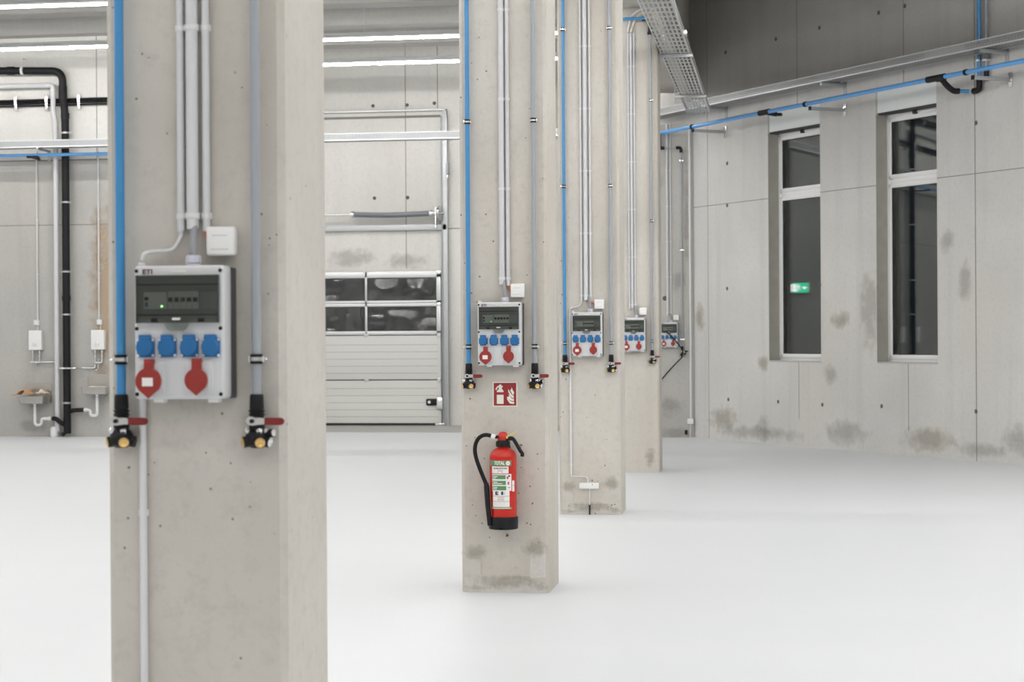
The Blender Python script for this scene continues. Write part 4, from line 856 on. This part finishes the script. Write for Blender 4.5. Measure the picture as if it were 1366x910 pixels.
# cables from the farthest column up into that tray
cable('power_cable', [(-1.5860, 19.61, 4.612), (-1.58, 19.61, 4.64), (-1.54, 19.60, 4.74), (-1.45, 19.58, 4.81), (-1.34, 19.53, 4.79), (-1.27, 19.45, 4.65), (-1.23, 19.4, 4.44)], .011, 'rag_pale', 'brown cable bending from the conduits on the farthest column to the tray', group='loose cables')
cable('power_cable', [(-1.6160, 19.61, 4.612), (-1.612, 19.61, 4.66), (-1.57, 19.59, 4.78), (-1.46, 19.54, 4.84), (-1.33, 19.46, 4.82), (-1.25, 19.36, 4.68), (-1.21, 19.3, 4.44)], .011, 'box_grey', 'grey cable bending from the conduits on the farthest column to the tray', group='loose cables')
tubething('compressed_air_pipe', [(-1.80, 19.55, 4.745), (-1.43, 19.55, 4.745)], .016, 'blue', 'short blue pipe stub across the top of the farthest column', 'pipe', .02, 'compressed air mains')
t = thing('pipe_elbow', 'black elbow joining blue stub and grey pipe atop the farthest column', 'pipe fitting', (GX, CY_[3] + PO, 4.58), 0, 'black pipe fittings')
b = MB(); b.tube(fillet([(0, 0, 0), (0, 0, .10), (-.02, -.012, .165), (-.09, -.016, .165)], .05), .024, 14); b.build('elbow', 'black', t); b = MB(); b.lathe([(.025, 0), (.03, .004), (.03, .022), (.025, .026)], (0, 0, .005), (0, 0, 1), 14); b.build('nut', 'black', t)

# ------------------------------------------------------------------ air main along the right wall
main = t = thing('compressed_air_main', 'long light blue air main running along the right-hand wall past the windows', 'pipe', wpt(-.15, .4, 4.285), WROT, 'compressed air mains')
b = MB(); b.cyl((-.04, 0, 0), (18.5, 0, .06), .026, n=20); b.build('pipe', 'blue_light', t)
for s in (.72, 3.35, 6.35, 9.3):
    x = s + .15; b = MB(); b.lathe([(.026, -.02), (.034, -.02), (.034, .02), (.026, .02)], (x - .06, 0, x * .0032), (1, 0, 0), 20); b.build('pipe_clamp', 'rubber', t)
def arm(s, label):
    t = thing('wall_bracket', label, 'bracket', wpt(s, 0, 4.18), WROT, 'pipe brackets on the right wall')
    b = MB(); b.box(-.02, .02, -.52, -.004, .01, .05, 0, .003); b.build('arm', 'steel', t); b = MB(); b.box(-.03, .03, -.010, -.0002, -.05, .11, 0, .003); b.build('base_plate', 'chrome', t); b = MB(); b.box(-.023, .023, -.535, -.52, .005, .055, 0, .003); b.build('end_cap', 'black', t)
arm(.872, 'steel pipe bracket on the right wall left of the first window'); arm(3.557, 'steel pipe bracket on the right wall between the two windows'); arm(6.55, 'steel pipe bracket on the right wall by the vertical blue pipe')
# tees
b = MB(); b.cyl((-.10, 0, .008), (.12, 0, .009), .036, n=18); b.cyl((.06, 0, 0), (.16, .09, -.03), .03, n=14); b.cyl((.16, .09, -.03), (.22, .12, -.035), .022, n=14); b.move(Matrix.Translation((2.53, 0, 0))); b.build('tee_fitting', 'black', main)
sT = onW(1248, 104, .4)[0]; zT = 4.285 + (sT + .15) * .0032
TM = Matrix.Translation((sT + .15, 0, zT - 4.285))
b = MB(); b.cyl((-.14, 0, 0), (.16, 0, 0), .037, n=18); b.move(TM); b.build('tee_fitting', 'black', main)
def wl(px, py, off): s, z = onW(px, py, off); return Vector((s - sT, -(off - .4), z - zT))
c1, c2, c3, c4 = wl(1256, 106, .37), wl(1263, 114, .30), wl(1272, 121, .22), wl(1280, 121.5, .16)
b = MB(); b.tube(spline([(0.02, 0, -.01), c1, c2, c3, c4], 5), .034, 14); b.move(TM); b.build('elbow_chain', 'black', main)
b = MB(); b.tube([c4, wl(1293, 122, .085)], .022, 14); b.move(TM); b.build('short_pipe', 'blue', main)
t = thing('compressed_air_riser', 'vertical blue pipe with black elbow on the right wall', 'pipe', wpt(6.11, 0, 4.17), WROT, 'compressed air mains')
b = MB(); b.cyl((0, -.06, .05), (0, -.06, TOP - 4.19), .022, n=16); b.build('pipe', 'blue', t)
b = MB(); b.tube(fillet([(0, -.06, .12), (0, -.06, -.02), (-.10, -.06, -.02)], .05), .035, 14); b.build('elbow', 'black', t)
b = MB(); b.box(-.035, .035, -.085, -.0002, .30, .33, 0, .004); b.build('pipe_clamp', 'chrome', t)
t = thing('water_pipe', 'vertical dark grey pipe beside the blue one on the right wall', 'water pipe', wpt(6.215, 0, 4.24), WROT, 'vertical pipes on the right wall')
b = MB(); b.cyl((0, -.05, .1), (0, -.05, TOP - 4.26), .022, n=16); b.build('pipe', 'grey_tube', t); b = MB(); b.cyl((0, -.05, .0), (0, -.05, .12), .03, n=14); b.build('end_fitting', 'black', t); b = MB(); b.box(-.035, .035, -.08, -.0002, .22, .25, 0, .004); b.build('pipe_clamp', 'chrome', t)
# air main along the left wall
t = thing('compressed_air_main', 'thin blue air main running along the left back wall under the tray', 'pipe', (-10.0, WALL_Y - .3, 4.135), 0, 'compressed air mains')
b = MB(); b.cyl((-6, 0, 0), (.55, 0, 0), .024, n=14); b.build('pipe', 'blue_light', t); b = MB(); b.box(-.98, -.80, -.03, .03, -.04, -.01, 0, .004); b.box(-.94, -.9, .02, .2995, -.04, -.015, 0, .003); b.build('bracket', 'black', t)

# green exit sign on the bay's side wall; the first window mirrors it
t = thing('exit_sign', 'green running-man exit sign on the door bay side wall, mirrored in the first window', 'exit sign', (-9.4, 28.12, 2.20), PI / 2)
b = MB(); b.box(-.19, .19, -.05, .001, 0, .20, 0, .006); b.build('housing', 'white', t)
b = MB(); b.box(-.18, .18, -.053, -.05, .01, .19); b.build('green_face', 'sign_glow', t)
b = MB(); q = -.0545; b.prism([(.05, .03), (.15, .03), (.15, .17), (.05, .17)], q, -.052); b.build('door_symbol', 'sign_glow_white', t)
b = MB(); b.prism([(-.15, .10), (-.11, .14), (-.11, .115), (-.07, .115), (-.07, .085), (-.11, .085), (-.11, .06)], q, -.052); b.build('arrow_symbol', 'sign_glow_white', t)
b = MB(); b.lathe([(.013, 0), (.013, .003)], (.015, -.0525, .155), (0, -1, 0), 14); b.prism([(-.005, .14), (.02, .138), (.015, .10), (.04, .075), (.035, .03), (.022, .03), (.024, .07), (.0, .085), (-.03, .05), (-.04, .058), (-.008, .10)], q, -.052); b.prism([(.018, .135), (.045, .115), (.04, .107), (.016, .12)], q, -.052); b.prism([(-.004, .138), (-.03, .118), (-.025, .11), (.0, .125)], q, -.052); b.build('running_figure', 'sign_glow_white', t)

# ------------------------------------------------------------------ lamps
def lamp_row(x0, x1, Y, z, label):
    t = thing('linear_ceiling_light', label, 'ceiling light', (x0, Y, z), 0, 'linear ceiling lights'); L_ = x1 - x0
    b = MB(); b.box(0, L_, -.038, .038, .004, .05, 0, .006); b.box(0, L_, -.038, -.035, -.022, .02); b.box(0, L_, .035, .038, -.022, .02); b.build('housing', 'alu', t)
    b = MB(); n = 8; out = [(-.0335 * math.cos(PI * k / n), -.052 * math.sin(PI * k / n)) for k in range(n + 1)]
    A_ = [b.bm.verts.new((0, y, zz)) for y, zz in out]; B_ = [b.bm.verts.new((L_, y, zz)) for y, zz in out]
    for k in range(n): b.bm.faces.new((A_[k], A_[k + 1], B_[k + 1], B_[k]))
    b.build('diffuser', 'lamp', t, fix=False)
    b = MB(); k = .8
    while k < L_: b.cyl((k, 0, .06), (k, 0, TOP - z + .005), .006, n=6); k += 3
    b.build('suspension', 'steel', t)
    return t
LZ = 5.5
nm = {0: 'glowing linear light nearest the back wall', 1: 'glowing linear light second from the back wall', 2: 'glowing linear light at the top left, third from the back wall'}
for i, Y in enumerate([27.0, 24.75, 21.6, 18.6, 15.6, 12.6, 9.6, 6.6, 3.6, .6, -2.6]):
    lamp_row(-9.3 if Y > 26 else -15.4, -2.05, Y, LZ, nm.get(i, 'linear ceiling light hanging above the hall left of the columns'))
for i, Y in enumerate([17.4, 15.4, 13.4, 11.4, 9.4, 7.4, 5.4, 3.2, 1.0, -1.4, -4.0]):
    x1 = WA.x + WU.x * (WA.y - Y) / -WU.y - 1.3
    lamp_row(-.8, min(x1, 14), Y, 4.78 if Y > 13 else 5.5, 'linear ceiling light hanging above the hall right of the columns')

# ------------------------------------------------------------------ world, look
sc = bpy.context.scene
w = bpy.data.worlds.new('night'); sc.world = w; w.use_nodes = True
bg = w.node_tree.nodes['Background']; bg.inputs['Color'].default_value = (.010, .012, .016, 1); bg.inputs['Strength'].default_value = .5
sc.view_settings.view_transform = 'Standard'; sc.view_settings.look = 'None'; sc.view_settings.gamma = 1; sc.view_settings.exposure = .47; sc.view_settings.use_curve_mapping = False
sc.cycles.max_bounces = 10; sc.cycles.diffuse_bounces = 6; sc.cycles.glossy_bounces = 4; sc.cycles.transmission_bounces = 8; sc.cycles.transparent_max_bounces = 16
sc.cycles.use_denoising = True; sc.cycles.caustics_reflective = False; sc.cycles.caustics_refractive = False; sc.cycles.sample_clamp_indirect = 6
